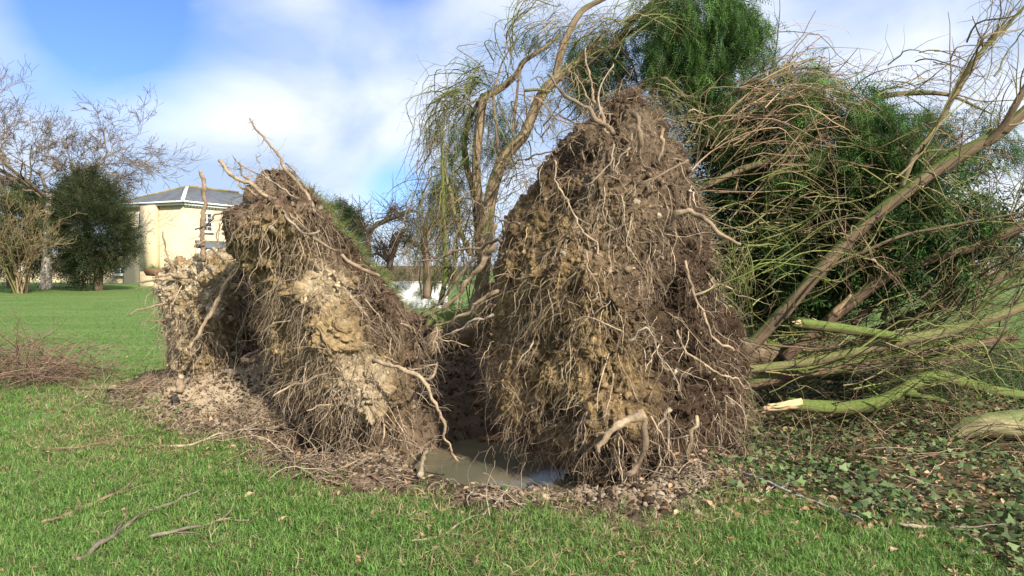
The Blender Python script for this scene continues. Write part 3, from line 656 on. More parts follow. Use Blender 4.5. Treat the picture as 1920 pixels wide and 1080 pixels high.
# ---------------------------------------------------------------- hand-placed roots
LT = (.35, .26, .17); MD = (.27, .195, .13); DK = (.20, .145, .10); GY = (.32, .255, .19)
for pts, rad, c in (
    ([(1250, 430, 6.15), (1268, 408, 6.05), (1290, 396, 6.0), (1316, 402, 5.95), (1350, 432, 5.85), (1388, 458, 5.8)], (.036, .022), MD),
    ([(1200, 770, 5.55), (1212, 800, 5.45), (1206, 840, 5.42), (1190, 872, 5.45), (1176, 893, 5.5)], (.034, .026), MD),
    ([(1205, 775, 5.5), (1170, 790, 5.42), (1138, 815, 5.4), (1122, 850, 5.42)], (.05, .014), LT),
    ([(1306, 779, 5.75), (1298, 815, 5.75), (1284, 853, 5.85)], (.014, .024), (.42, .32, .20)),
    ([(1290, 300, 6.3), (1240, 330, 6.15), (1200, 345, 6.1)], (.012, .01), DK),
    ([(1186, 215, 6.15), (1200, 232, 6.05), (1202, 262, 6.05), (1194, 294, 6.1)], (.03, .024), DK),
    ([(1243, 240, 6.3), (1242, 270, 6.28), (1237, 310, 6.35)], (.022, .02), MD),
    ([(1028, 138, 6.3), (1052, 166, 6.3), (1090, 196, 6.3), (1120, 222, 6.25), (1150, 252, 6.2)], (.016, .026), DK),
    ([(1098, 90, 6.6), (1106, 150, 6.5), (1118, 190, 6.4), (1134, 236, 6.3)], (.008, .02), MD),
    ([(1062, 118, 6.5), (1090, 160, 6.45), (1112, 200, 6.4), (1140, 250, 6.2)], (.007, .014), MD),
    ([(1150, 120, 6.5), (1128, 165, 6.4), (1122, 215, 6.3)], (.006, .012), GY),
    ([(1040, 210, 6.5), (1075, 225, 6.4), (1125, 235, 6.25)], (.008, .014), MD),
    ([(985, 300, 6.7), (1010, 290, 6.5), (1060, 275, 6.35), (1078, 258, 6.25)], (.008, .012), DK),
    ([(1285, 490, 6.35), (1300, 540, 6.3), (1318, 590, 6.3), (1345, 635, 6.35), (1376, 658, 6.4)], (.018, .012), LT),
    ([(1270, 620, 6.1), (1290, 660, 6.1), (1330, 690, 6.2), (1370, 705, 6.3), (1404, 728, 6.4)], (.014, .009), LT),
    ([(800, 595, 7.2), (830, 583, 7.1), (852, 560, 7.0), (880, 526, 6.95), (905, 490, 6.9), (930, 460, 6.85)], (.020, .034), MD),
    ([(812, 615, 7.2), (838, 606, 7.1), (866, 590, 7.0), (900, 566, 6.9), (935, 545, 6.8)], (.014, .026), MD),
    ([(790, 588, 7.4), (830, 560, 7.3), (860, 520, 7.2), (895, 480, 7.1), (930, 420, 6.95)], (.012, .024), DK),
    ([(806, 640, 7.1), (850, 625, 7.0), (890, 600, 6.9), (925, 590, 6.8)], (.008, .018), GY),
    ([(775, 490, 7.3), (815, 485, 7.2), (850, 470, 7.1), (900, 462, 7.0), (940, 452, 6.8)], (.010, .018), DK),
    ([(880, 372, 7.1), (915, 395, 7.0), (945, 410, 6.9), (975, 420, 6.6)], (.006, .012), DK),
    ([(1040, 300, 6.25), (1046, 340, 6.2), (1062, 380, 6.15), (1085, 420, 6.05), (1110, 450, 6.0), (1128, 480, 5.95)], (.009, .009), LT),
    ([(1150, 330, 6.1), (1160, 300, 6.1), (1178, 280, 6.1), (1185, 250, 6.15)], (.009, .007), GY),
    ([(1152, 270, 6.1), (1146, 300, 6.08), (1120, 330, 6.1), (1095, 345, 6.12)], (.010, .008), GY),
    ([(1100, 470, 5.95), (1105, 505, 5.9), (1120, 540, 5.85), (1132, 575, 5.82)], (.008, .006), LT),
    ([(1075, 600, 5.95), (1100, 590, 5.9), (1130, 600, 5.8), (1165, 620, 5.75)], (.008, .010), LT),
    ([(1150, 700, 5.6), (1142, 740, 5.55), (1132, 790, 5.5)], (.008, .006), LT),
    ([(1250, 770, 5.9), (1258, 800, 5.85), (1250, 840, 5.85), (1240, 872, 5.85)], (.016, .007), GY),
    ([(1245, 775, 5.85), (1232, 810, 5.75), (1238, 860, 5.72), (1230, 892, 5.72)], (.010, .006), LT),
    ([(1220, 780, 5.7), (1245, 820, 5.7), (1262, 850, 5.75), (1270, 880, 5.8)], (.009, .006), LT),
    ([(1000, 640, 6.2), (985, 655, 6.1), (968, 690, 6.1)], (.008, .005), LT),
    ([(1045, 455, 6.3), (1060, 440, 6.2), (1085, 425, 6.1)], (.012, .006), LT),
    ([(1180, 640, 5.75), (1210, 620, 5.8), (1232, 660, 5.85), (1260, 700, 5.9), (1275, 740, 5.95)], (.010, .006), GY),
):
    one_root('root', pts, (rad[0] * .8, rad[1] * .8), plB, col=c, kink=.022, lets=.026)
for pts, rad, c in (
    ([(467, 222, 7.0), (478, 238, 7.0), (500, 262, 6.98), (524, 296, 6.95), (545, 330, 6.95), (572, 362, 7.0), (590, 400, 6.9)], (.009, .024), MD),
    ([(411, 301, 6.9), (430, 322, 6.85), (452, 338, 6.8), (478, 350, 6.8), (520, 385, 6.7)], (.020, .022), LT),
    ([(448, 306, 6.8), (458, 326, 6.8), (472, 346, 6.8), (490, 364, 6.75)], (.010, .014), MD),
    ([(436, 292, 7.0), (460, 312, 6.95), (488, 328, 6.9), (515, 345, 6.85), (560, 372, 6.75)], (.006, .010), GY),
    ([(480, 290, 7.0), (492, 312, 6.95), (505, 335, 6.9)], (.005, .007), GY),
    ([(535, 306, 7.0), (560, 330, 7.0), (580, 356, 7.0)], (.008, .010), DK),
    ([(410, 310, 6.85), (435, 314, 6.85), (452, 318, 6.85)], (.006, .006), GY),
    ([(446, 345, 6.8), (462, 355, 6.75), (480, 366, 6.7)], (.012, .014), MD),
    ([(365, 430, 7.4), (392, 418, 7.3), (415, 396, 7.1), (440, 390, 6.9)], (.010, .014), DK),
    ([(640, 478, 6.95), (665, 496, 6.95), (690, 508, 7.0), (712, 518, 7.1)], (.022, .024), MD),
    ([(560, 420, 6.7), (600, 455, 6.75), (632, 472, 6.85)], (.018, .018), DK),
    ([(530, 395, 6.65), (545, 420, 6.6), (575, 435, 6.65), (600, 432, 6.7)], (.014, .012), GY),
    ([(700, 678, 6.5), (735, 684, 6.35), (768, 694, 6.25), (798, 725, 6.2), (822, 772, 6.2), (832, 812, 6.25), (846, 838, 6.3), (860, 864, 6.4)], (.026, .012), LT),
    ([(768, 694, 6.25), (800, 692, 6.3), (820, 682, 6.35)], (.010, .006), MD),
    ([(510, 746, 6.3), (540, 728, 6.35), (570, 714, 6.4), (615, 700, 6.55)], (.009, .016), LT),
    ([(575, 770, 6.4), (600, 762, 6.45), (625, 760, 6.5)], (.006, .009), LT),
    ([(820, 680, 6.9), (812, 700, 6.8), (790, 712, 6.8), (765, 690, 6.9)], (.014, .020), MD),
    ([(818, 612, 6.9), (816, 640, 6.85), (806, 662, 6.85)], (.006, .008), LT),
    ([(816, 640, 6.85), (826, 662, 6.8)], (.009, .006), LT),
    ([(816, 630, 6.85), (845, 642, 6.85), (880, 650, 6.85)], (.006, .004), LT),
    ([(785, 640, 7.0), (805, 628, 6.9), (830, 618, 6.9)], (.006, .004), LT),
    ([(720, 795, 6.5), (718, 820, 6.45), (705, 850, 6.5)], (.012, .006), LT),
    ([(560, 440, 6.7), (570, 470, 6.65), (565, 490, 6.65), (540, 500, 6.7)], (.008, .005), LT),
    ([(640, 540, 6.9), (660, 560, 6.85), (690, 600, 6.9)], (.008, .006), GY),
):
    one_root('root', pts, (rad[0] * .8, rad[1] * .8), plA, col=c, kink=.022, lets=.026)
for pts, rad, c in (
    ([(470, 478, 7.5), (448, 497, 7.5), (430, 520, 7.5), (414, 556, 7.5), (392, 596, 7.5), (370, 632, 7.5), (353, 654, 7.5)], (.034, .020), LT),
    ([(375, 321, 8.1), (383, 345, 8.1), (384, 385, 8.1), (382, 430, 8.1), (380, 490, 8.1)], (.026, .038), MD),
    ([(366, 464, 8.0), (374, 455, 8.0), (386, 450, 8.0)], (.02, .016), LT),
    ([(305, 434, 8.3), (309, 458, 8.3), (317, 482, 8.3), (324, 504, 8.3)], (.014, .008), MD),
    ([(411, 418, 7.9), (407, 440, 7.9), (410, 462, 7.9), (402, 482, 7.9)], (.008, .012), MD),
    ([(238, 592, 7.8), (258, 578, 7.8), (285, 574, 7.85), (312, 568, 8.0)], (.008, .016), LT),
    ([(262, 606, 7.9), (290, 602, 7.9), (312, 600, 8.0)], (.006, .012), MD),
    ([(262, 528, 8.2), (288, 526, 8.1), (318, 524, 8.1), (345, 532, 8.0)], (.010, .026), LT),
    ([(285, 520, 8.1), (315, 516, 8.1), (352, 520, 8.0)], (.010, .024), LT),
    ([(390, 500, 7.9), (404, 522, 7.85), (418, 540, 7.9)], (.026, .012), MD),
    ([(352, 650, 7.55), (358, 662, 7.55), (368, 676, 7.6)], (.012, .004), LT),
    ([(340, 706, 7.5), (336, 720, 7.5), (337, 735, 7.45)], (.045, .05), MD),
    ([(452, 676, 7.8), (480, 672, 7.8), (514, 671, 7.8)], (.028, .028), DK),
    ([(452, 674, 7.9), (470, 660, 7.9), (492, 650, 7.9)], (.024, .020), DK),
):
    one_root('root', pts, (rad[0] * .8, rad[1] * .8), bk, col=c, kink=.022, lets=.026)

# turf still growing on the back of the wedge and on the edge of the tall plate
def turf(S, parent, a0, a1, n, L, cols, name='turf'):
    """tufts along the outline between outline fractions a0..a1, on the edge and back"""
    o = S['out']; i = (rng.uniform(a0, a1, n) * len(o)).astype(int) % len(o); r = rng.uniform(.90, 1.01, n)
    px = S['c'][0] + r * (o[i, 0] - S['c'][0]); py = S['c'][1] + r * (o[i, 1] - S['c'][1])
    p = P(px, py, S['f'](px, py) + .26 + .3 * np.sqrt(np.clip(1 - r ** 3, 0, 1)) + rng.uniform(-.1, .12, n))
    d = norm(np.stack([px - S['c'][0], -(py - S['c'][1])], -1)); dv = np.stack([d[:, 0], 0 * d[:, 0] + .3, d[:, 1] + .3], -1) + .5 * rng.normal(size=(n, 3))
    Pn = walk(p - norm(dv) * .02, dv, rng.uniform(.5, 1.3, n) * L, 5, .35, .45); c = np.array(cols)[rng.integers(0, len(cols), n)] * rng.uniform(.75, 1.25, (n, 1))
    V, F, cc = tubes(Pn, np.full((n, 1), .0026) * np.linspace(1, .3, 5), 3, c); obj(name, mesh(name, V, F, M_GRASS, cc), parent, 'stuff')
turf(SL, plA, .03, .32, 2400, .14, GREEN + STRAW[:2])
turf(SB, plB, .03, .42, 2100, .17, STRAW + [(.16, .16, .06), (.10, .15, .04)], 'dry_turf')
# ---------------------------------------------------------------- limbs, twigs, foliage helpers
def limb(name, pts, parent, mat, sides=12, capc=(.34, .24, .13), rough=.10, kind=None, label=None, step=.05, splinter=False, **kw):
    """pts [(px,py,Y,radius)] or world array (n,4)"""
    a = np.array(pts, float); q = np.column_stack([a[:, 3], np.arange(len(a))])
    W = a[:, :3] if kw.pop('world', False) else P(a[:, 0], a[:, 1], a[:, 2])
    L = np.linalg.norm(np.diff(W, axis=0), axis=1).sum(); n = max(6, int(L / step)); c = cr(np.column_stack([W, a[:, 3]]), n); rr = np.maximum(c[:, 3], .003); c = c[:, :3]
    s = np.linspace(0, L, n); sd_ = rng.uniform(0, 100)
    V, F, _ = tubes(c[None], rr[None], sides)
    th = np.tile(np.arange(sides) * 2 * np.pi / sides, n); R_ = np.repeat(rr, sides); S_ = np.repeat(s, sides); C_ = np.repeat(c, sides, axis=0)
    bkv = np.stack([np.cos(th) * R_ + sd_, np.sin(th) * R_, S_], -1)
    dsp = 1 + rough * (fbm(np.stack([np.cos(th) * 2.2 + sd_, np.sin(th) * 2.2, S_ * 3], -1), 3) * 1.3 + .8 * fbm(np.stack([np.cos(th) * 5, np.sin(th) * 5 + sd_, S_ * 9], -1), 2))
    V = C_ + (V - C_) * dsp[:, None]
    if splinter:                       # snapped start: fibres of uneven length
        sel = np.arange(sides); t0 = norm((c[0] - c[1])[None])[0]; V[sel] += t0 * (rr[0] * rng.uniform(-1.2, 2.6, sides))[:, None]
    b0 = len(V); V = np.vstack([V, c[0], c[-1]]); k = np.arange(sides)
    caps = np.concatenate([np.stack([np.full(sides, b0), (k + 1) % sides, k], -1), np.stack([np.full(sides, b0 + 1), (n - 1) * sides + k, (n - 1) * sides + (k + 1) % sides], -1)])
    bkv = np.vstack([bkv, bkv[0], bkv[-1]])
    return obj(name, mesh(name, V, [F, caps], mat, np.full((len(V), 3), .2), True, bkv), parent, kind, label, **kw)
def bundle(guide, n, s0, s1, sy, K=10, t0=(0, .5), t1=(.7, 1.), curl=0.):
    """n strands following a guide [(px,py,Y)], spreading from s0 to s1 px"""
    g = np.array(guide, float); k = len(g); q = np.vstack([2 * g[0] - g[1], g, 2 * g[-1] - g[-2]])
    w_ = np.linspace(s0, s1, k + 2)[None, :, None] * np.array([1, 1, sy / max(s1, 1e-6)])
    off = rng.normal(size=(n, 1, 3)) * w_ * 1.15 + .75 * rng.normal(size=(n, k + 2, 3)) * w_
    Q = q[None] + off
    a = rng.uniform(*t0, n); b_ = rng.uniform(*t1, n); t = (a[:, None] + (b_ - a)[:, None] * np.linspace(0, 1, K)) * (k - 1); i = np.clip(t.astype(int), 0, k - 2); f = (t - i)[..., None]
    r = np.arange(n)[:, None]; A_, B_, C_, D_ = Q[r, i], Q[r, i + 1], Q[r, i + 2], Q[r, i + 3]
    o = .5 * (2 * B_ + (C_ - A_) * f + (2 * A_ - 5 * B_ + 4 * C_ - D_) * f ** 2 + (3 * B_ - A_ - 3 * C_ + D_) * f ** 3)
    W = P(o[..., 0], o[..., 1], o[..., 2])
    return W + np.cumsum(rng.normal(size=W.shape), axis=1) * .008
TWC = np.array([(.20, .135, .080), (.26, .19, .115), (.15, .135, .055), (.115, .08, .05), (.17, .165, .06)])
TWB = np.array([(.29, .195, .12), (.36, .26, .165), (.24, .16, .10), (.19, .15, .075)])
TWG = np.array([(.15, .17, .05), (.19, .195, .075), (.12, .15, .035), (.20, .165, .09)])
TWD = np.array([(.07, .055, .038), (.10, .075, .05), (.055, .05, .03)])
def twigmesh(A, Pn, r0, r1, pal, sides=3):
    n, K = Pn.shape[:2]; rr = rng.uniform(.6, 1.5, n)[:, None] * np.linspace(r0, r1, K); c = pal[rng.integers(0, len(pal), n)] * rng.uniform(.7, 1.3, (n, 1))
    V, F, cc = tubes(Pn, rr, sides, c); A.add(V, F, cc)
def sideshoots(A, Pn, n, L, pal, r=.0022, K=6, spread=.8, grav=.25, kink=.3):
    N, K0 = Pn.shape[:2]; i = rng.integers(0, N, n); k = rng.integers(1, K0 - 1, n); d = norm(Pn[i, k + 1] - Pn[i, k]) + spread * rng.normal(size=(n, 3)) * .7
    Q = walk(Pn[i, k], d, L * rng.uniform(.4, 1.4, n), K, kink, grav); twigmesh(A, Q, r, r * .35, pal); return Q
# feathery cypress spray: a spine with drooping side leaflets, along +x, hanging towards -z
def spray(nl, w_, sw=.019):
    A = Acc(); r = np.random.default_rng(nl)
    for k in range(nl):
        t = (k + .3) / nl; x = t; s = (1 if k % 2 else -1); l = w_ * (1 - .6 * t) * r.uniform(.7, 1.2); z0 = -.28 * t * t
        p0 = np.array([x, 0, z0]); tip = p0 + np.array([.55 * l, s * l, -.3 * l]); sd = np.array([sw + .014 * r.uniform(), 0, 0]); md = p0 * .5 + tip * .5
        q0 = p0 * .75 + tip * .25; A.add([q0 - sd * 1.25, tip, q0 + sd * 1.25], [[0, 1, 2]])
    A.add([(0, .02, 0), (1.08, 0, -.32), (0, -.02, 0)], [[0, 1, 2]])
    return np.concatenate(A.V), np.concatenate(A.F3)
SPRAYS = [spray(11, .32), spray(13, .38), spray(10, .26)]
SPRAYC = [spray(6, .42, .05), spray(7, .38, .045), spray(5, .45, .055)]
def fronds(A, pos, axis_, size, pal, tint=None, coarse=0):
    n = len(pos); ax = norm(axis_); a, b_ = frames(ax); ro = rng.normal(0, .7, n)[:, None]; y = a * np.cos(ro) + b_ * np.sin(ro); z = np.cross(ax, y)
    M = np.stack([ax, y, z], -1) * (size * rng.uniform(.6, 1.4, n))[:, None, None]; c = np.array(pal)[rng.integers(0, len(pal), n)] * rng.uniform(.65, 1.35, (n, 1))
    if tint is not None: c = c * tint[:, None]
    for k in range(len(SPRAYS)):
        s = np.arange(k, n, len(SPRAYS)); V0, F0 = (SPRAYC if coarse else SPRAYS)[k]
        V = np.einsum('vj,nij->nvi', V0, M[s]) + pos[s][:, None]; F = (F0[None] + (np.arange(len(s)) * len(V0))[:, None, None]).reshape(-1, 3)
        A.add(V.reshape(-1, 3), F, np.repeat(c[s], len(V0), axis=0))
FGREEN = [(.070, .152, .026), (.052, .116, .021), (.098, .19, .036), (.040, .086, .020), (.082, .136, .036)]
FDARK = [(.036, .080, .022), (.048, .10, .028), (.028, .062, .02), (.06, .11, .034)]
FOLIVE = [(.09, .11, .032), (.07, .09, .028), (.115, .13, .042), (.055, .085, .028), (.14, .135, .055)]
def mass(A, blobs, dens, size, pal, hang=.8, outw=.7, side=(0, 0, 0), tas=0, coarse=0):
    """hanging foliage: blobs [(px,py,Y,rx_px,ry_px,rY)]; clustered so gaps show between clumps"""
    for (px, py, Y, rx, ry, rY) in blobs:
        s = Y / FPX; c = P(px, py, Y); r3 = np.array([rx * s, rY, ry * s]); nc = max(5, int(dens * (rx * ry) / 900.))
        d = norm(rng.normal(size=(nc, 3))); cc = d * (rng.uniform(.25, 1., nc) ** .45)[:, None] * r3
        per = 26; dirs = norm(d * outw + np.array([0, 0, -hang]) + .45 * rng.normal(size=(nc, 3)) + np.array(side))
        t = rng.uniform(0, 1, (nc, per)); L = rng.uniform(.25, .6, nc) * min(1.4, .35 + max(r3)) * (1.5 if tas else 1)
        pos = c + cc[:, None] + dirs[:, None] * (t * L[:, None])[..., None] + rng.normal(size=(nc, per, 3)) * (.032 if tas else .06) * (1 + .4 * max(r3))
        ax = dirs[:, None] + .55 * rng.normal(size=(nc, per, 3)) + np.array([0, 0, -.35])
        tint = np.repeat(rng.uniform(.6, 1.3, nc), per)
        fronds(A, pos.reshape(-1, 3), ax.reshape(-1, 3), size, pal, tint, coarse)

# ---------------------------------------------------------------- tree A: stems rising behind, trunk across the pit
limb('trunk', [(700, 640, 7.7, .22), (760, 634, 7.9, .25), (830, 624, 8.1, .23), (900, 612, 8.3, .22), (1000, 600, 8.6, .21), (1120, 585, 9.0, .2)], treeA, M_LIMB, 18, rough=.07)
stems = [
    ([(884, 600, 8.6, .10), (905, 520, 8.7, .10), (912, 440, 8.8, .098), (920, 370, 8.85, .094), (945, 296, 8.9, .088), (982, 252, 8.9, .082), (1012, 185, 8.9, .076), (1034, 156, 8.9, .074), (1075, 122, 8.9, .062), (1098, 102, 8.9, .058), (1150, 84, 8.9, .055), (1180, 46, 8.9, .045), (1224, 5, 8.9, .036), (1290, -40, 8.9, .02)], M_STEM),
    ([(900, 560, 8.9, .07), (905, 470, 8.95, .068), (897, 370, 9.0, .066), (893, 296, 9.0, .064), (901, 222, 9.0, .060), (908, 184, 9.0, .058), (932, 170, 9.0, .05), (967, 141, 9.0, .046), (982, 115, 9.0, .040), (1016, 93, 9.0, .032), (1053, 63, 9.0, .02)], M_STEM),
    ([(1042, 146, 8.9, .060), (1053, 96, 8.9, .056), (1071, 52, 8.9, .05), (1092, 20, 8.9, .044), (1130, -2, 8.9, .036), (1190, -30, 8.9, .02)], M_STEM),
    ([(898, 480, 9.2, .06), (890, 370, 9.3, .056), (876, 315, 9.3, .05), (871, 260, 9.3, .044), (884, 216, 9.3, .036), (905, 175, 9.3, .02)], M_LIMBD),
    ([(826, 572, 8.5, .04), (836, 505, 8.5, .036), (832, 440, 8.5, .032), (831, 370, 8.5, .028), (829, 300, 8.5, .022), (828, 235, 8.5, .012)], M_MOSSG),
    ([(884, 478, 8.6, .038), (868, 444, 8.6, .036), (852, 400, 8.6, .032), (846, 365, 8.6, .026), (834, 318, 8.6, .018), (840, 270, 8.6, .01)], M_MOSSY),
    ([(934, 290, 8.8, .024), (930, 230, 8.8, .022), (926, 180, 8.8, .018), (945, 110, 8.8, .012), (990, 50, 8.8, .007)], M_STEM),
    ([(960, 250, 8.75, .022), (968, 190, 8.75, .02), (975, 118, 8.75, .014)], M_STEM),
    ([(982, 170, 8.8, .024), (1010, 168, 8.8, .02), (1040, 172, 8.85, .014)], M_MOSSY),
    ([(1093, 104, 8.9, .045), (1110, 88, 8.85, .042), (1131, 66, 8.8, .034)], M_STEM),
    ([(1153, 85, 8.9, .03), (1180, 60, 8.9, .026), (1210, 46, 8.95, .024), (1245, 44, 9.0, .018), (1300, 60, 9.1, .01)], M_LIMBD),
    ([(1165, 90, 8.9, .026), (1185, 120, 8.8, .018), (1197, 160, 8.8, .008)], M_LIMBD),
    ([(905, 465, 8.5, .03), (918, 430, 8.45, .028), (922, 390, 8.4, .02)], M_MOSSG),
    ([(838, 500, 8.45, .016), (800, 470, 8.3, .012), (790, 430, 8.3, .007)], M_LIMBD),
]
for pts, m in stems: limb('limb', [(*p[:3], p[3] * .82) for p in pts], treeA, m, 10, step=.06, rough=.16)
A = Acc()
# thin drooping whips on the windward edge
for g, n, s0, s1 in (
    ([(905, 200, 9.0), (870, 180, 9.0), (835, 200, 9.0), (815, 260, 9.0), (812, 340, 9.0)], 90, 8, 16),
    ([(930, 175, 9.0), (900, 150, 9.0), (865, 170, 9.0), (830, 220, 9.0), (800, 300, 9.0)], 60, 8, 18),
    ([(960, 150, 8.9), (940, 90, 8.9), (930, 60, 8.9), (945, 40, 8.9)], 14, 6, 16),
    ([(975, 120, 8.9), (960, 70, 8.9), (985, 25, 8.9), (1020, 8, 8.9), (1045, 25, 8.9)], 46, 6, 12),
    ([(1000, 100, 8.9), (1010, 60, 8.9), (1050, 40, 8.9), (1090, 45, 8.9)], 36, 8, 12),
    ([(890, 330, 9.0), (855, 290, 9.0), (825, 330, 8.9), (805, 390, 8.9), (800, 440, 8.9)], 60, 10, 20),
    ([(900, 420, 8.8), (860, 370, 8.8), (835, 400, 8.7), (820, 470, 8.6)], 50, 12, 18),
    ([(940, 300, 8.8), (930, 240, 8.8), (925, 190, 8.8), (960, 130, 8.8)], 40, 12, 18),
    ([(985, 250, 8.7), (1000, 200, 8.7), (1020, 230, 8.6), (1030, 270, 8.6)], 40, 14, 18),
    ([(930, 380, 8.6), (945, 330, 8.6), (975, 320, 8.5), (1000, 350, 8.4)], 60, 16, 18),
    ([(1060, 130, 8.9), (1085, 80, 8.9), (1130, 50, 8.9), (1170, 60, 8.9)], 50, 10, 14),
    ([(1100, 105, 8.8), (1150, 60, 8.8), (1200, 20, 8.8), (1260, 10, 8.8), (1310, 60, 8.8)], 70, 8, 14),
    ([(860, 560, 8.4), (870, 500, 8.4), (885, 440, 8.4), (900, 380, 8.4)], 70, 16, 14),
    ([(820, 560, 8.5), (825, 480, 8.5), (835, 400, 8.5), (830, 300, 8.5)], 44, 6, 14),
    ([(1060, 240, 8.6), (1090, 180, 8.6), (1120, 150, 8.6), (1160, 160, 8.6)], 60, 18, 20),
    ([(1180, 240, 8.4), (1200, 190, 8.4), (1240, 180, 8.4), (1280, 210, 8.4)], 60, 18, 20),
):
    Pn = bundle(g, int(n * .5), s0 * 1.3, s1 * 1.5, .45, 11); twigmesh(A, Pn, .007, .002, TWC if rng.uniform() < .6 else TWG); sideshoots(A, Pn, n * 3, .34, TWC, spread=1.2)
obj('twigs', A.mesh('twigs', M_TWIG, True), treeA, 'stuff')
A = Acc()
mass(A, [(1330, 10, 8.6, 90, 50, .5), (1285, 80, 8.6, 60, 50, .45), (1405, 30, 8.6, 34, 44, .35), (1245, 50, 8.6, 34, 50, .4), (1318, 140, 8.7, 44, 44, .35), (1236, 105, 8.6, 22, 36, .3), (1280, -20, 8.6, 90, 40, .5), (1376, 80, 8.6, 16, 34, .25)], 15, .15, FGREEN + FDARK[:1], 2.0, .35, tas=1)
mass(A, [(1330, 10, 8.9, 80, 44, .3), (1285, 80, 8.9, 54, 50, .3), (1400, 30, 8.9, 28, 40, .25), (1250, 50, 8.9, 34, 46, .25), (1318, 130, 8.9, 36, 40, .2)], 5, .2, FDARK, 1.6, .3, tas=1, coarse=1)  # darker sprays inside the clump, inner shade put into their colour
mass(A, [(1120, 75, 9.2, 55, 28, .4), (1140, 130, 9.2, 45, 36, .4), (1090, 120, 9.2, 34, 30, .3), (1168, 95, 9.1, 16, 34, .2)], 14., .16, FGREEN[:2] + FDARK, 1.1, .4)
obj('foliage', A.mesh('foliage', M_FOL), treeA, 'stuff', 'bright green drooping sprays high above the root plates')
A = Acc()
mass(A, [(850, 240, 9.2, 30, 46, .3), (845, 320, 9.2, 30, 50, .3), (930, 220, 9.6, 40, 50, .3), (850, 380, 9.4, 22, 34, .3), (940, 260, 9.6, 26, 36, .3), (1020, 50, 9.2, 22, 22, .2), (835, 440, 9.4, 16, 40, .2), (880, 150, 9.3, 26, 14, .2)], 12., .13, FDARK + FGREEN + FOLIVE[:2], .9, .4)
mass(A, [(1210, 200, 9.6, 50, 40, .4), (1290, 205, 9.6, 50, 40, .4), (1090, 170, 9.8, 40, 40, .4)], 6., .13, FDARK + FGREEN[:1], .9, .4)
mass(A, [(880, 540, 9.6, 46, 50, .4), (850, 590, 9.6, 30, 26, .3), (920, 440, 9.8, 26, 60, .4)], 4., .14, FDARK + FOLIVE, .6, .6)
obj('foliage', A.mesh('foliage', M_FOL), treeA, 'stuff')

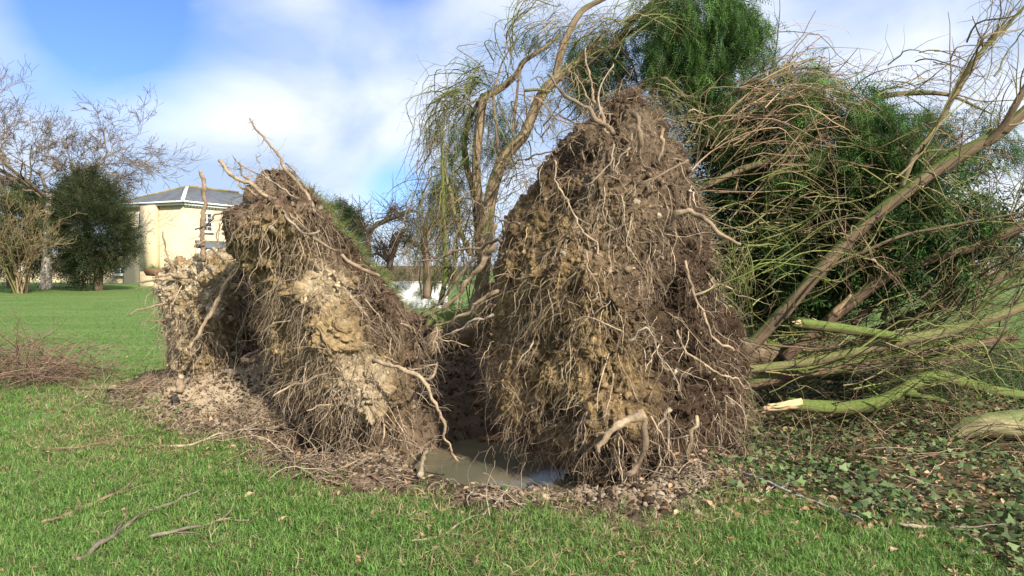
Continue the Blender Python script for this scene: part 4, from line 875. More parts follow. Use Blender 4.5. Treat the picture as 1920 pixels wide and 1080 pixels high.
# ---------------------------------------------------------------- tree B: limbs sprawling to the right of the tall plate
limbsB = [
    ([(1375, 672, 7.9, .10), (1420, 636, 7.8, .105), (1480, 572, 7.7, .10), (1547, 496, 7.6, .10), (1595, 446, 7.55, .10), (1640, 405, 7.5, .098), (1724, 341, 7.4, .095), (1817, 281, 7.3, .09), (1872, 250, 7.25, .085), (1925, 205, 7.2, .075), (2000, 130, 7.1, .06), (2100, 20, 7.0, .04)], M_LIMB),
    ([(1470, 672, 8.2, .09), (1502, 646, 8.15, .092), (1554, 600, 8.1, .09), (1613, 553, 8.0, .088), (1669, 516, 7.9, .086), (1743, 486, 7.8, .085), (1817, 466, 7.7, .08), (1872, 444, 7.6, .078), (1925, 420, 7.5, .07), (2030, 360, 7.3, .05)], M_LIMBD),
    ([(1580, 660, 9.0, .10), (1613, 642, 8.9, .10), (1687, 604, 8.7, .10), (1761, 573, 8.5, .1), (1817, 548, 8.4, .1), (1870, 520, 8.3, .095), (1925, 492, 8.2, .09), (2040, 430, 8.0, .06)], M_MOSSY),
    ([(1396, 694, 7.4, .055), (1450, 688, 7.4, .066), (1520, 678, 7.35, .07), (1613, 656, 7.3, .078), (1706, 636, 7.25, .082), (1798, 616, 7.2, .08), (1872, 592, 7.1, .078), (1925, 572, 7.05, .07), (2040, 520, 6.9, .05)], M_MOSSY),
    ([(1400, 722, 7.9, .11), (1470, 706, 7.9, .13), (1540, 692, 7.95, .13), (1650, 674, 8.0, .12), (1761, 655, 8.1, .11), (1900, 630, 8.2, .1)], M_LIMBD),
    ([(1690, 352, 7.35, .034), (1717, 289, 7.25, .034), (1761, 230, 7.2, .032), (1798, 163, 7.1, .032), (1835, 104, 7.0, .03), (1872, 63, 7.0, .028), (1925, 8, 6.9, .02), (1980, -60, 6.9, .012)], M_MOSSY),
    ([(1300, 360, 8.3, .05), (1391, 318, 8.3, .052), (1460, 296, 8.3, .05), (1539, 259, 8.3, .05), (1598, 218, 8.3, .046), (1632, 189, 8.3, .044), (1687, 176, 8.3, .042), (1761, 175, 8.3, .036), (1800, 186, 8.3, .026), (1860, 214, 8.3, .012)], M_LIMB),
    ([(1310, 352, 8.5, .045), (1391, 318, 8.5, .045), (1458, 300, 8.5, .04), (1520, 283, 8.5, .04), (1595, 281, 8.5, .036), (1687, 281, 8.5, .03), (1761, 302, 8.5, .016)], M_LIMB),
    ([(1285, 222, 8.6, .045), (1365, 178, 8.6, .036), (1447, 144, 8.6, .026), (1520, 128, 8.6, .014), (1580, 150, 8.6, .007)], M_LIMB),
    ([(1290, 290, 8.7, .04), (1350, 240, 8.7, .034), (1430, 200, 8.7, .026), (1510, 172, 8.7, .018), (1590, 200, 8.7, .008)], M_MOSSY),
    ([(1300, 470, 8.6, .03), (1400, 440, 8.5, .028), (1480, 420, 8.4, .026), (1560, 437, 8.3, .022), (1640, 440, 8.2, .018), (1740, 460, 8.1, .01)], M_MOSSY),
    ([(1470, 600, 7.6, .024), (1547, 510, 7.5, .024), (1620, 472, 7.4, .024), (1700, 440, 7.3, .024), (1800, 420, 7.2, .02), (1920, 398, 7.0, .014)], M_LIMBD),
    ([(1700, 650, 7.9, .02), (1740, 585, 7.8, .022), (1790, 520, 7.7, .02), (1840, 470, 7.6, .018), (1920, 380, 7.4, .012)], M_LIMBD),
    ([(1805, 620, 7.3, .03), (1840, 575, 7.25, .034), (1880, 540, 7.2, .034), (1930, 500, 7.1, .03)], M_MOSSG),
    ([(1740, 600, 8.4, .03), (1770, 555, 8.3, .028), (1800, 500, 8.2, .022), (1840, 455, 8.1, .014)], M_LIMBD),
    ([(1840, 275, 7.25, .03), (1880, 238, 7.15, .05), (1905, 195, 7.05, .05), (1930, 150, 7.0, .045), (1980, 60, 6.9, .03)], M_LIMB),
    ([(1600, 612, 9.2, .03), (1628, 585, 9.2, .04), (1660, 545, 9.1, .038), (1700, 505, 9.0, .03)], M_LIMB),
]
limb('trunk', [(1170, 560, 6.9, .30), (1300, 610, 7.7, .27), (1400, 655, 8.3, .22), (1500, 682, 8.8, .18), (1640, 690, 9.3, .14), (1800, 672, 9.9, .09)], treeB, M_LIMB, 18, rough=.12)
for pts, m in limbsB: limb('limb', [(*p[:3], p[3] * .68) for p in pts], treeB, m, 12, step=.05, rough=.16)
for pts in ([(1562, 590, 7.95, .04), (1580, 570, 7.9, .035), (1596, 552, 7.85, .012)], [(1600, 608, 8.6, .04), (1622, 582, 8.6, .036), (1632, 574, 8.6, .03)], [(1655, 600, 8.6, .03), (1665, 575, 8.6, .03), (1672, 552, 8.6, .014)]):
    one_root('snapped_stub', [p[:3] for p in pts], (pts[0][3], pts[-1][3]), treeB, 8, (.36, .25, .14))
A = Acc(); B = Acc()
for pts, m in limbsB:                       # shoots growing out of the limbs themselves
    c = cr(P(*np.array(pts, float)[:, :3].T), 24)[None]; Q = sideshoots(A, c, 12, .8, TWC, .008, 9, .9, -.12, .18); sideshoots(A, Q, 26, .35, TWC, .003, 6, .9, .1)
archR = [
    ([(1290, 330, 8.5), (1380, 220, 8.5), (1470, 160, 8.4), (1560, 170, 8.3), (1630, 230, 8.3)], 110, 18, 30, TWB),
    ([(1300, 300, 8.4), (1370, 240, 8.3), (1450, 215, 8.2), (1530, 225, 8.1), (1590, 270, 8.1)], 120, 22, 34, TWB),
    ([(1320, 280, 8.3), (1400, 200, 8.3), (1480, 150, 8.3), (1540, 140, 8.2), (1600, 175, 8.2)], 60, 16, 24, TWB),
    ([(1340, 400, 8.3), (1420, 330, 8.2), (1510, 280, 8.1), (1600, 280, 8.0), (1680, 330, 8.0)], 120, 26, 34, TWC),
    ([(1300, 420, 8.5), (1400, 370, 8.4), (1500, 350, 8.3), (1600, 370, 8.2), (1690, 430, 8.1)], 120, 30, 40, TWC),
    ([(1330, 500, 8.4), (1420, 440, 8.3), (1520, 420, 8.3), (1610, 440, 8.2)], 160, 30, 34, TWG),
    ([(1330, 560, 8.3), (1390, 500, 8.3), (1460, 470, 8.2), (1540, 480, 8.2)], 150, 28, 30, TWG),
    ([(1500, 440, 8.0), (1560, 420, 8.0), (1620, 440, 7.9), (1670, 500, 7.9)], 90, 24, 26, TWB),
    ([(1540, 470, 8.2), (1575, 440, 8.2), (1610, 490, 8.2), (1620, 560, 8.2)], 60, 14, 16, TWB),
    ([(1600, 300, 8.2), (1680, 280, 8.1), (1760, 300, 8.0), (1820, 360, 7.9), (1850, 430, 7.9)], 110, 24, 34, TWC),
    ([(1640, 380, 8.0), (1720, 340, 7.9), (1800, 350, 7.8), (1880, 400, 7.7)], 80, 26, 30, TWG),
    ([(1620, 190, 8.3), (1690, 160, 8.3), (1760, 160, 8.3), (1830, 190, 8.3)], 40, 10, 16, TWC),
    ([(1690, 160, 8.2), (1780, 130, 8.2), (1850, 140, 8.2), (1890, 190, 8.2)], 26, 14, 20, TWC),
    ([(1720, 340, 7.3), (1800, 250, 7.2), (1870, 160, 7.1), (1930, 80, 7.0)], 34, 12, 30, TWC),
    ([(1790, 180, 7.1), (1840, 90, 7.0), (1890, 40, 7.0), (1940, -20, 6.9)], 44, 8, 16, TWC),
    ([(1780, 640, 7.8), (1830, 560, 7.7), (1880, 490, 7.6), (1930, 420, 7.4)], 60, 24, 40, TWD),
    ([(1690, 640, 8.4), (1760, 600, 8.3), (1830, 570, 8.2), (1930, 550, 8.0)], 50, 24, 34, TWG),
    ([(1850, 480, 7.6), (1880, 400, 7.5), (1905, 340, 7.4), (1930, 270, 7.3)], 36, 18, 24, TWD),
    ([(1400, 660, 7.7), (1500, 640, 7.6), (1600, 640, 7.6), (1720, 650, 7.5)], 70, 16, 20, TWC),
    ([(1480, 730, 7.4), (1600, 700, 7.3), (1740, 680, 7.2), (1920, 690, 7.0)], 110, 18, 34, TWG),
    ([(1500, 745, 7.6), (1620, 730, 7.5), (1760, 720, 7.3), (1920, 720, 7.1)], 90, 16, 26, TWD),
    ([(1720, 640, 7.2), (1790, 650, 7.0), (1860, 670, 6.9), (1930, 700, 6.8)], 60, 14, 30, TWG),
    ([(1580, 650, 8.8), (1700, 570, 8.6), (1810, 500, 8.4), (1930, 450, 8.2)], 150, 26, 44, TWD),
    ([(1640, 660, 8.2), (1740, 610, 8.1), (1840, 560, 8.0), (1940, 530, 7.9)], 130, 22, 36, TWC),
    ([(1240, 230, 8.0), (1270, 200, 7.9), (1300, 220, 7.9), (1330, 280, 7.9)], 60, 14, 20, TWG),
    ([(1340, 520, 7.6), (1360, 470, 7.5), (1375, 520, 7.4), (1380, 600, 7.3)], 60, 12, 16, TWG),
]
for g, n, s0, s1, pal in archR:
    Pn = bundle(g, int(n * .30), s0 * 1.25, s1 * 1.35, .6, 11); twigmesh(A, Pn, .0075, .002, pal); sideshoots(B, Pn, int(n * 1.2), .36, pal, .0026, spread=1.3)
obj('twigs', A.mesh('twigs', M_TWIG, True), treeB, 'stuff'); obj('twigs', B.mesh('twigs', M_TWIG, True), treeB, 'stuff')
A = Acc()
mass(A, [(1540, 170, 8.3, 60, 34, .4), (1600, 215, 8.2, 60, 44, .4), (1660, 250, 8.2, 50, 44, .4), (1580, 290, 8.3, 60, 40, .4), (1480, 300, 8.7, 70, 40, .4), (1400, 220, 9.2, 60, 40, .4), (1500, 140, 9.5, 44, 22, .4), (1690, 300, 9.2, 34, 30, .4), (1420, 125, 9.6, 28, 22, .3), (1700, 240, 9.1, 22, 26, .3)], 20, .16, [tuple(1.12 * v for v in c) for c in FGREEN], 1.0, .6, (.3, 0, 0), tas=1)
mass(A, [(1825, 250, 8.9, 44, 44, .4), (1870, 275, 8.9, 44, 22, .3), (1775, 215, 9.0, 34, 26, .3)], 13, .15, FGREEN[:2] + FDARK, .8, .6)
mass(A, [(1380, 420, 9.3, 80, 70, .5), (1480, 450, 8.8, 80, 80, .6), (1600, 400, 8.6, 90, 80, .6), (1720, 390, 8.3, 80, 70, .6), (1810, 400, 8.2, 56, 56, .5), (1440, 340, 9.3, 90, 50, .5), (1560, 340, 8.7, 80, 50, .5), (1660, 340, 8.4, 70, 50, .5), (1400, 200, 9.4, 60, 40, .4)], 11.5, .2, FDARK + FGREEN[:2], .9, .7, tas=1, coarse=1)
obj('foliage', A.mesh('foliage', M_FOL), treeB, 'stuff', 'green conifer foliage in the fallen crown beside the tall root plate')
A = Acc()
mass(A, [(1390, 540, 9.2, 60, 60, .5), (1470, 560, 9.2, 70, 50, .5), (1550, 500, 9.4, 60, 50, .5), (1360, 330, 9.4, 60, 60, .5), (1430, 250, 9.4, 80, 50, .5), (1420, 600, 8.6, 44, 26, .4), (1340, 240, 9.4, 40, 40, .4)], 10, .17, FOLIVE + FDARK, .6, .8, coarse=1)
mass(A, [(1700, 690, 8.6, 150, 26, .5), (1840, 680, 8.4, 110, 34, .5), (1580, 730, 8.5, 110, 20, .4), (1750, 745, 8.0, 60, 14, .3), (1850, 720, 7.9, 60, 20, .3)], 8., .15, FDARK + FGREEN[1:2], .3, .8)
mass(A, [(1728, 530, 10.5, 28, 34, .4), (1500, 600, 9.8, 70, 30, .4), (1400, 610, 9.8, 60, 30, .4), (1600, 560, 10.2, 50, 30, .4), (1660, 480, 10.2, 60, 30, .4)], 8., .15, FGREEN[:3] + FDARK[:1], .6, .6)
obj('foliage', A.mesh('foliage', M_FOL), treeB, 'stuff')

# snapped pieces lying beside it, each on its own
def stickthing(name, pts, mat, label, cat, endc=(.46, .34, .19), sides=12, splint=True, group=None, rough=.1):
    o = limb(name, pts, None, mat, sides, label=label, splinter=splint, step=.04, rough=rough); o['category'] = cat
    if group: o['group'] = group
    return o
stickthing('snapped_limb', [(1497, 606, 7.15, .05), (1530, 610, 7.15, .052), (1590, 618, 7.15, .05), (1640, 625, 7.15, .048), (1690, 634, 7.16, .044)], M_MOSSG, 'green mossy limb with a pale snapped end resting on the lower limbs', 'branch')
_s = obj('split_end', None)
bpy.data.objects.remove(_s)
def split_end(parent, pts, rad, spl=9):
    A = Acc(); q = PP(pts); d = norm((q[1] - q[0])[None])[0]; a, b_ = frames(d[None]); L = np.linalg.norm(q[1] - q[0])
    for k in range(spl):
        th = rng.uniform(0, 6.283); r0 = rad * math.sqrt(rng.uniform()) * .8; o_ = a[0] * math.cos(th) * r0 + b_[0] * math.sin(th) * r0
        l = L * rng.uniform(.5, 1.15); n = 5; c = q[0] + o_ + d * np.linspace(-.25 * L, l, n)[:, None] + rng.normal(size=(n, 3)) * .004
        V, F, _ = tubes(c[None], (np.array([1, 1, .9, .6, .12]) * rad * rng.uniform(.3, .5))[None], 5); A.add(V, F, np.array((.50, .36, .20)) * rng.uniform(.75, 1.25))
    obj('split_end', A.mesh('split_end', M_WOOD), parent, 'stuff')
split_end(bpy.data.objects['snapped_limb'], [(1500, 606, 7.15), (1488, 604, 7.15)], .045)
mb = stickthing('mossy_branch', [(1474, 757, 7.0, .062), (1530, 762, 7.0, .064), (1590, 764, 7.0, .066), (1640, 757, 7.0, .068), (1687, 738, 7.05, .075), (1724, 715, 7.1, .072), (1758, 705, 7.15, .066), (1798, 715, 7.2, .06), (1872, 734, 7.2, .052), (1960, 748, 7.2, .045)], M_MOSSG, 'bright mossy branch with a splintered pale end lying on the ivy', 'branch')
split_end(mb, [(1486, 757, 7.0), (1432, 764, 6.95)], .062, 14)
limb('side_branch', [(1690, 738, 7.0, .028), (1740, 745, 6.9, .025), (1775, 754, 6.85, .016)], mb, M_MOSSG, 8)
lg = limb('cut_log', [(1770, 830, 6.6, .05), (1812, 806, 6.55, .085), (1870, 795, 6.45, .11), (1960, 796, 6.35, .13), (2080, 806, 6.2, .14)], None, M_PALE, 20, label='pale barkless log lying on an earth mound at the picture edge', rough=.2); lg['category'] = 'log'
# ---------------------------------------------------------------- cream house
M_WALL = mat_plain('cream_render', (.58, .475, .31), .09, .7, .9, .15); M_TRIM = mat_plain('white_paint', (.80, .80, .78), .05, 2., .6)
M_SLATE = mat_plain('slate', (.105, .115, .13), .3, 1.2, .7, .5, .3, .03); M_GLASS = newmat('window_glass')[0]
gb = M_GLASS.node_tree.nodes['Principled BSDF']; gb.inputs['Base Color'].default_value = (.035, .045, .06, 1); gb.inputs['Roughness'].default_value = .05
M_LICH = mat_plain('lichen_ridge', (.22, .17, .07), .5, 2., .95); M_TERR = mat_plain('terracotta', (.18, .09, .05), .2, 2., .9)
CO = P(345, 520, 55.); CO[2] = 0; ur = norm(np.array([.42, .907, 0])); ul = np.array([-ur[1], ur[0], 0]); UP = np.array([0, 0, 1.])
Z0, ZE, ZA = .1, 6.65, 8.3
def alongr(px): k = (px - 960) / FPX; return (k * CO[1] - CO[0]) / (ur[0] - k * ur[1])
def alongl(px): k = (px - 960) / FPX; return (k * CO[1] - CO[0]) / (ul[0] - k * ul[1])
def zat(p, py): return CAMZ + (HZ - py) / FPX * p[1]
LR, LL = 12., alongl(232)
house = thing('house', 'two storey cream rendered house with slate roof beyond the lawn', 'house')
def hp(a, b, z): return CO + ur * a + ul * b + UP * z
A = Acc(); A.add([hp(0, 0, Z0 - .6), hp(LR, 0, Z0 - .6), hp(LR, LL, Z0 - .6), hp(0, LL, Z0 - .6), hp(0, 0, ZE), hp(LR, 0, ZE), hp(LR, LL, ZE), hp(0, LL, ZE)], [[0, 1, 5, 4], [1, 2, 6, 5], [2, 3, 7, 6], [3, 0, 4, 7], [4, 5, 6, 7]]); obj('wall', A.mesh('wall', M_WALL), house)
e = .35; h2 = LL / 2; A = Acc()
A.add([hp(-e, -e, ZE + .12), hp(LR + e, -e, ZE + .12), hp(LR + e, LL + e, ZE + .12), hp(-e, LL + e, ZE + .12), hp(h2, h2, ZA), hp(LR - h2, h2, ZA)], [[0, 1, 5, 4], [2, 3, 4, 5]]); A.add([hp(-e, -e, ZE + .12), hp(-e, LL + e, ZE + .12), hp(h2, h2, ZA), hp(LR + e, -e, ZE + .12), hp(LR + e, LL + e, ZE + .12), hp(LR - h2, h2, ZA)], [[0, 2, 1], [3, 4, 5]])
roof = obj('roof', A.mesh('roof', M_SLATE), house)
def bar(A, p, q, w_, d_):
    p, q = np.asarray(p), np.asarray(q); t = norm((q - p)[None])[0]; a, b_ = frames(t[None]); A.box((p + q) / 2, (q - p) / 2, a[0] * w_, b_[0] * d_)
A = Acc(); bar(A, hp(h2, h2, ZA + .02), hp(LR - h2, h2, ZA + .02), .13, .10); obj('ridge', A.mesh('ridge', M_LICH), roof)
A = Acc(); bar(A, hp(-e, -e, ZE + .15), hp(h2, h2, ZA + .03), .12, .07); obj('hip_flashing', A.mesh('hip_flashing', M_TRIM), roof)
A = Acc(); bar(A, hp(-e, LL + e, ZE + .15), hp(h2, h2, ZA + .03), .1, .06); obj('hip_flashing', A.mesh('hip_flashing', M_LICH), roof)
for p, q in ((hp(-e, -e, ZE + .03), hp(LR, -e, ZE + .03)), (hp(-e, -e, ZE + .03), hp(-e, LL + e, ZE + .03))):
    A = Acc(); bar(A, p, q, .07, .06); obj('gutter', A.mesh('gutter', M_TRIM), roof)
    A = Acc(); bar(A, np.asarray(p) * .995 + np.asarray(q) * .005 + (ur + ul) * .2 - UP * .18, np.asarray(q) + (ur + ul) * .2 - UP * .16, .11, .07); obj('soffit', A.mesh('soffit', M_TRIM), roof)
dent = None
for k in range(26):
    if dent is None: A = Acc(); A.box((0, 0, 0), ur * .07, ul * .06, UP * .06); dent = A.mesh('dentil', M_TRIM)
    o = obj('dentil', dent, house); o.location = hp(.15 + k * .3, -.065, ZE - .27)
def window(host, base, ax, nrm, w_, z0, z1, cols, rows, name='window'):
    """frame, panes and sill standing on the wall face; base = left foot on the wall line"""
    c = base + ax * w_ / 2; zc = (z0 + z1) / 2; hgt = z1 - z0
    A = Acc(); A.box(c + UP * zc + nrm * .02, ax * (w_ / 2 - .02), nrm * .02, UP * (hgt / 2 - .02)); win = obj(name, A.mesh('pane_backing', M_GLASS), host)
    A = Acc(); fw = .05
    for s in (0, 1): A.box(base + ax * (w_ * s) + UP * zc + nrm * .05, ax * fw, nrm * .05, UP * (hgt / 2 + fw))
    for s in (z0, z1): A.box(c + UP * s + nrm * .052, ax * (w_ / 2 - fw), nrm * .048, UP * fw)
    for k in range(1, cols): A.box(base + ax * (w_ * k / cols) + UP * zc + nrm * .046, ax * .025, nrm * .03, UP * (hgt / 2 - fw))
    for k in range(1, rows): A.box(c + UP * (z0 + hgt * k / rows) + nrm * .044, ax * (w_ / 2 - fw), nrm * .03, UP * (.05 if rows == 4 and k == 2 else .025))
    obj('frame', A.mesh('frame', M_TRIM), win)
    A = Acc(); A.box(c + UP * (z0 - .1) + nrm * .09, ax * (w_ / 2 + .12), nrm * .1, UP * .045); obj('sill', A.mesh('sill', M_TRIM), win)
    return win
a0, a1 = alongr(379), alongr(397.5); b0 = hp(a0, 0, 0); window(house, b0, ur, -ul, a1 - a0, zat(b0, 433), zat(b0, 400), 2, 4)
a0 = alongr(418); b0 = hp(a0, 0, 0); window(house, b0, ur, -ul, a1 - alongr(379), zat(b0, 433), zat(b0, 400), 2, 4)
a0, a1 = alongl(273), alongl(263); b0 = hp(0, a0, 0); window(house, b0, ul, -ur, a1 - a0, zat(b0, 432), zat(b0, 400), 1, 3)
a0, a1 = alongl(229), alongl(208)
A = Acc(); bl, br_ = alongl(232.5), alongl(-160)
A.add([hp(.4, bl, Z0 - .6), hp(4, bl, Z0 - .6), hp(4, br_, Z0 - .6), hp(.4, br_, Z0 - .6), hp(.4, bl, 2.9), hp(4, bl, 2.9), hp(4, br_, 2.9), hp(.4, br_, 2.9)], [[0, 1, 5, 4], [1, 2, 6, 5], [2, 3, 7, 6], [3, 0, 4, 7], [4, 5, 6, 7]])
obj('side_wing', A.mesh('side_wing', M_WALL), house)
b0 = hp(.4, a0, 0); window(house, b0, ul, -ur, a1 - a0, zat(b0, 514), zat(b0, 499), 2, 1)
A = Acc(); b0 = hp(.35, alongl(28), 0); A.box(b0 + UP * .95, ul * .4, ur * .04, UP * .95); obj('door', A.mesh('door', M_TRIM), house)
A = Acc(); bar(A, hp(.3, alongl(120), Z0 - .2), hp(.3, alongl(120), 2.8), .06, .06); obj('drainpipe', A.mesh('drainpipe', M_TRIM), house)
p0, p1 = alongl(300), alongl(276); A = Acc(); A.box(hp(-.28, (p0 + p1) / 2, (Z0 + ZE) / 2 - .2), ul * (p1 - p0) / 2, ur * .28, UP * ((ZE - Z0) / 2)); obj('chimney_breast', A.mesh('chimney_breast', M_WALL), house)
A = Acc(); bar(A, hp(-.05, alongl(275) + .12, Z0), hp(-.05, alongl(275) + .12, ZE - .2), .045, .045); obj('drainpipe', A.mesh('drainpipe', mat_plain('grey_pipe', (.3, .27, .2), .1)), house)
# porch with lean-to slate roof on the bright face
a0, a1 = alongr(366), alongr(420); z1 = zat(hp(a0, 0, 0), 450); z2 = z1 - .55; A = Acc()
A.add([hp(a0, -.0, z1), hp(a1, 0, z1), hp(a1 + .2, -1.1, z2), hp(a0 - .2, -1.1, z2), hp(a0, 0, z1 - .12), hp(a1, 0, z1 - .12), hp(a1 + .2, -1.1, z2 - .12), hp(a0 - .2, -1.1, z2 - .12)], [[0, 3, 2, 1], [4, 5, 6, 7], [0, 4, 7, 3], [1, 2, 6, 5], [3, 7, 6, 2]])
porch = obj('porch_roof', A.mesh('porch_roof', M_SLATE), house)
A = Acc(); A.box(hp((a0 + a1) / 2, -.5, z2 / 2 - .1), ur * (a1 - a0) / 2, ul * .45, UP * (z2 / 2)); obj('porch', A.mesh('porch', M_TRIM), house)
b0 = hp(a0 + .3, -.95, 0); window(house, b0, ur, -ul, (a1 - a0) * .7, z2 - 1.3, z2 - .15, 4, 2)
# terrace wall with planter
tw = P(283, 528, 50.); A = Acc(); A.box([tw[0] + .2, 50.3, .5], np.array([.95, .1, 0]), np.array([-.05, .3, 0]), UP * .95); terr = obj('terrace_wall', A.mesh('terrace_wall', M_WALL), None, label='low cream terrace wall in front of the house corner', cat='wall')
pc = P(289, 510, 50.1); A = Acc()
A.add([pc + np.array(v) for v in ((-.45, -.2, -.22), (.45, -.2, -.22), (.45, .2, -.22), (-.45, .2, -.22), (-.62, -.28, .2), (.62, -.28, .2), (.62, .28, .2), (-.62, .28, .2))], [[0, 3, 2, 1], [0, 1, 5, 4], [1, 2, 6, 5], [2, 3, 7, 6], [3, 0, 4, 7], [4, 5, 6, 7]])
plt = thing('planter', 'brown trough planter with small leafy plants on the terrace wall', 'planter'); obj('trough', A.mesh('trough', M_TERR), plt)
A = Acc(); n = 90; fronds(A, pc + np.array([0, 0, .22]) + rng.normal(size=(n, 3)) * [.35, .12, .05], rng.normal(size=(n, 3)) + [0, 0, 1.2], .25, FGREEN); obj('foliage', A.mesh('foliage', M_FOL), plt, 'stuff')

# ---------------------------------------------------------------- trees on the lawn
def grow(p, d, L, r, levels, nch, spread, up, K=7, kink=.22, shrink=.62, rs=.55, tmin=.25, wind=(0, 0, 0)):
    """level-by-level branching; returns list of (Pn, Rn)"""
    out_ = []; p = np.atleast_2d(p).astype(float); d = norm(np.atleast_2d(d).astype(float)); L = np.atleast_1d(L).astype(float); r = np.atleast_1d(r).astype(float)
    for lv in range(levels + 1):
        N = len(p); Pn = np.empty((N, K, 3)); Pn[:, 0] = p; dd_ = d.copy()
        for k in range(1, K):
            dd_ = norm(dd_ + kink * rng.normal(size=(N, 3)) * (.4 if lv == 0 else 1) + np.array([0, 0, up * (0 if lv == 0 else 1)]) + np.array(wind) * (lv > 0)); Pn[:, k] = Pn[:, k - 1] + dd_ * (L / (K - 1))[:, None]
        Rn = r[:, None] * np.linspace(1, .45, K); out_.append((Pn, Rn))
        if lv == levels: break
        n = nch[lv]; t = np.sort(rng.uniform(tmin, 1., (N, n)), axis=1); t[:, -1] = 1.; f = t * (K - 1); i = np.minimum(f.astype(int), K - 2); fr = (f - i)[..., None]; rN = np.arange(N)[:, None]
        p = (Pn[rN, i] * (1 - fr) + Pn[rN, i + 1] * fr).reshape(-1, 3); tang = norm(Pn[rN, i + 1] - Pn[rN, i]); sd = rng.normal(size=(N, n, 3)); sd = norm(sd - tang * (sd * tang).sum(-1, keepdims=True))
        d = norm(tang + spread[lv] * sd).reshape(-1, 3); L = (L[:, None] * shrink * rng.uniform(.6, 1.25, (N, n))).ravel(); r = (np.take_along_axis(Rn, i, 1) * rs * rng.uniform(.8, 1.1, (N, n))).ravel()
    return out_
M_BIRCH = mat_bark('birch_bark', (.16, .12, .09), (.55, .50, .44), mossamt=.05, fibre=.25)
def bare_tree(name, base, label, lean, h, r, levels, nch, spread, up, pal, crownL, mat, wind=(0, 0, 0), rmin=.006, group=None, kink=.22, shrink=.66):
    t_ = thing(name, label, 'tree', group=group); q = np.array([base + np.array(lean) * f + UP * h * f for f in (0, .35, .7, 1.)])
    limb('trunk', np.column_stack([q, [r * 1.25, r, r * .9, r * .8]]), t_, mat, 14, step=.12, world=True)
    A = Acc(); n0 = nch[0]; th = np.arange(n0) * 2.4 + rng.uniform(0, 6); d = np.stack([np.cos(th) * spread[0], np.sin(th) * spread[0], np.ones(n0)], -1)
    st = q[-1] - UP * h * .12 * rng.uniform(0, 1, (n0, 1))
    for lv, (Pn, Rn) in enumerate(grow(st, d, np.full(n0, crownL), np.full(n0, r * .55), levels - 1, nch[1:], spread[1:], up, wind=wind, kink=kink, shrink=shrink)):
        n = len(Pn); c = pal[rng.integers(0, len(pal), n)] * rng.uniform(.8, 1.2, (n, 1)); V, F, cc = tubes(Pn[:, ::2], np.maximum(Rn, rmin)[:, ::2], 5 if lv < 2 else 3, c) if lv > 2 else tubes(Pn, np.maximum(Rn, rmin), 5, c); A.add(V, F, cc)
    obj('crown', A.mesh('crown', M_TWIG, True), t_); return t_
GREYT = np.array([(.15, .115, .08), (.11, .082, .058), (.20, .155, .11)])
b0 = P(86, 548, 45.); b0[2] = gz(b0[0:1], b0[1:2])[0]
bare_tree('bare_tree', b0, 'leafless tree with pale peeling trunk and wide spreading crown on the lawn', (.35, 0, 0), 5.9, .27, 6, [7, 4, 4, 4, 4, 4], [1.5, .75, .8, .8, .8, .8], .012, GREYT, 3.8, M_BIRCH, rmin=.011, shrink=.66, kink=.14)
YEWC = [(.034, .050, .022), (.05, .066, .028), (.075, .085, .038), (.04, .06, .022), (.10, .10, .05)]
def yew(name, px, py, Y, blobs, label, pal, n, size, trunk_r, group=None):
    t_ = thing(name, label, 'tree', group=group); b_ = P(px, py, Y); b_[2] = gz(b_[0:1], b_[1:2])[0] - .05
    for k in range(3): limb('trunk', np.column_stack([np.array([b_ + np.array([.25 * math.cos(k * 2.1), .25 * math.sin(k * 2.1), 0]) * f + UP * 2.4 * f for f in (0, .5, 1.)]), [trunk_r, trunk_r * .8, trunk_r * .5]]), t_, M_LIMBD, 8, step=.2, world=True)
    A = Acc(); tot = sum(b[2] * b[3] for b in blobs)
    for (cx, cy, rx, ry) in blobs:
        s = Y / FPX; c = P(cx, cy, Y); k = int(n * rx * ry / tot); d = norm(rng.normal(size=(k, 3))); d[:, 1] = -np.abs(d[:, 1]) * np.where(rng.uniform(size=k) < .8, 1, -1)
        r3 = np.array([rx * s, .9 * rx * s, ry * s]); lumps = 1 + .42 * fbm(d * 3.6 + cx, 3); pos = c + d * r3 * (lumps * rng.uniform(.84, 1.03, k))[:, None]
        fronds(A, pos, d * .9 + UP * .55 + .45 * rng.normal(size=(k, 3)), size, pal)
    obj('crown', A.mesh('crown', M_FOL), t_); return t_
yew('yew_tree', 185, 540, 44., [(175, 428, 58, 78), (205, 445, 38, 50), (168, 490, 34, 36), (148, 368, 20, 40), (172, 352, 14, 30), (198, 380, 16, 34), (228, 430, 14, 26), (236, 465, 16, 30), (125, 400, 16, 40)], 'big dark green yew standing to the right of the pale tree trunk', YEWC, 5200, .75, .22)
yew('yew_tree', 20, 535, 48., [(20, 420, 60, 70), (60, 430, 44, 70), (110, 440, 40, 74), (20, 490, 40, 36), (150, 500, 26, 30)], 'dark yew behind the pale tree trunk', YEWC, 4200, .8, .2)
sh = thing('shrub', 'twiggy olive shrub with upright stems at the picture edge on the lawn', 'shrub'); A = Acc(); b0 = P(38, 550, 41.); b0[2] = gz(b0[0:1], b0[1:2])[0]
n0 = 18; th = rng.uniform(0, 6.28, n0); d = np.stack([np.cos(th) * .38, np.sin(th) * .38, np.ones(n0)], -1)
for lv, (Pn, Rn) in enumerate(grow(b0 + rng.normal(size=(n0, 3)) * [.2, .2, 0], d, np.full(n0, 3.0), np.full(n0, .06), 3, [4, 4, 4], [.7, .7, .8], .05, kink=.15, shrink=.55, tmin=.35)): n = len(Pn); V, F, cc = tubes(Pn, np.maximum(Rn, .014), 3, TWC[rng.integers(0, 5, n)]); A.add(V, F, cc)
obj('stems', A.mesh('stems', M_TWIG, True), sh, 'stuff'); A = Acc()
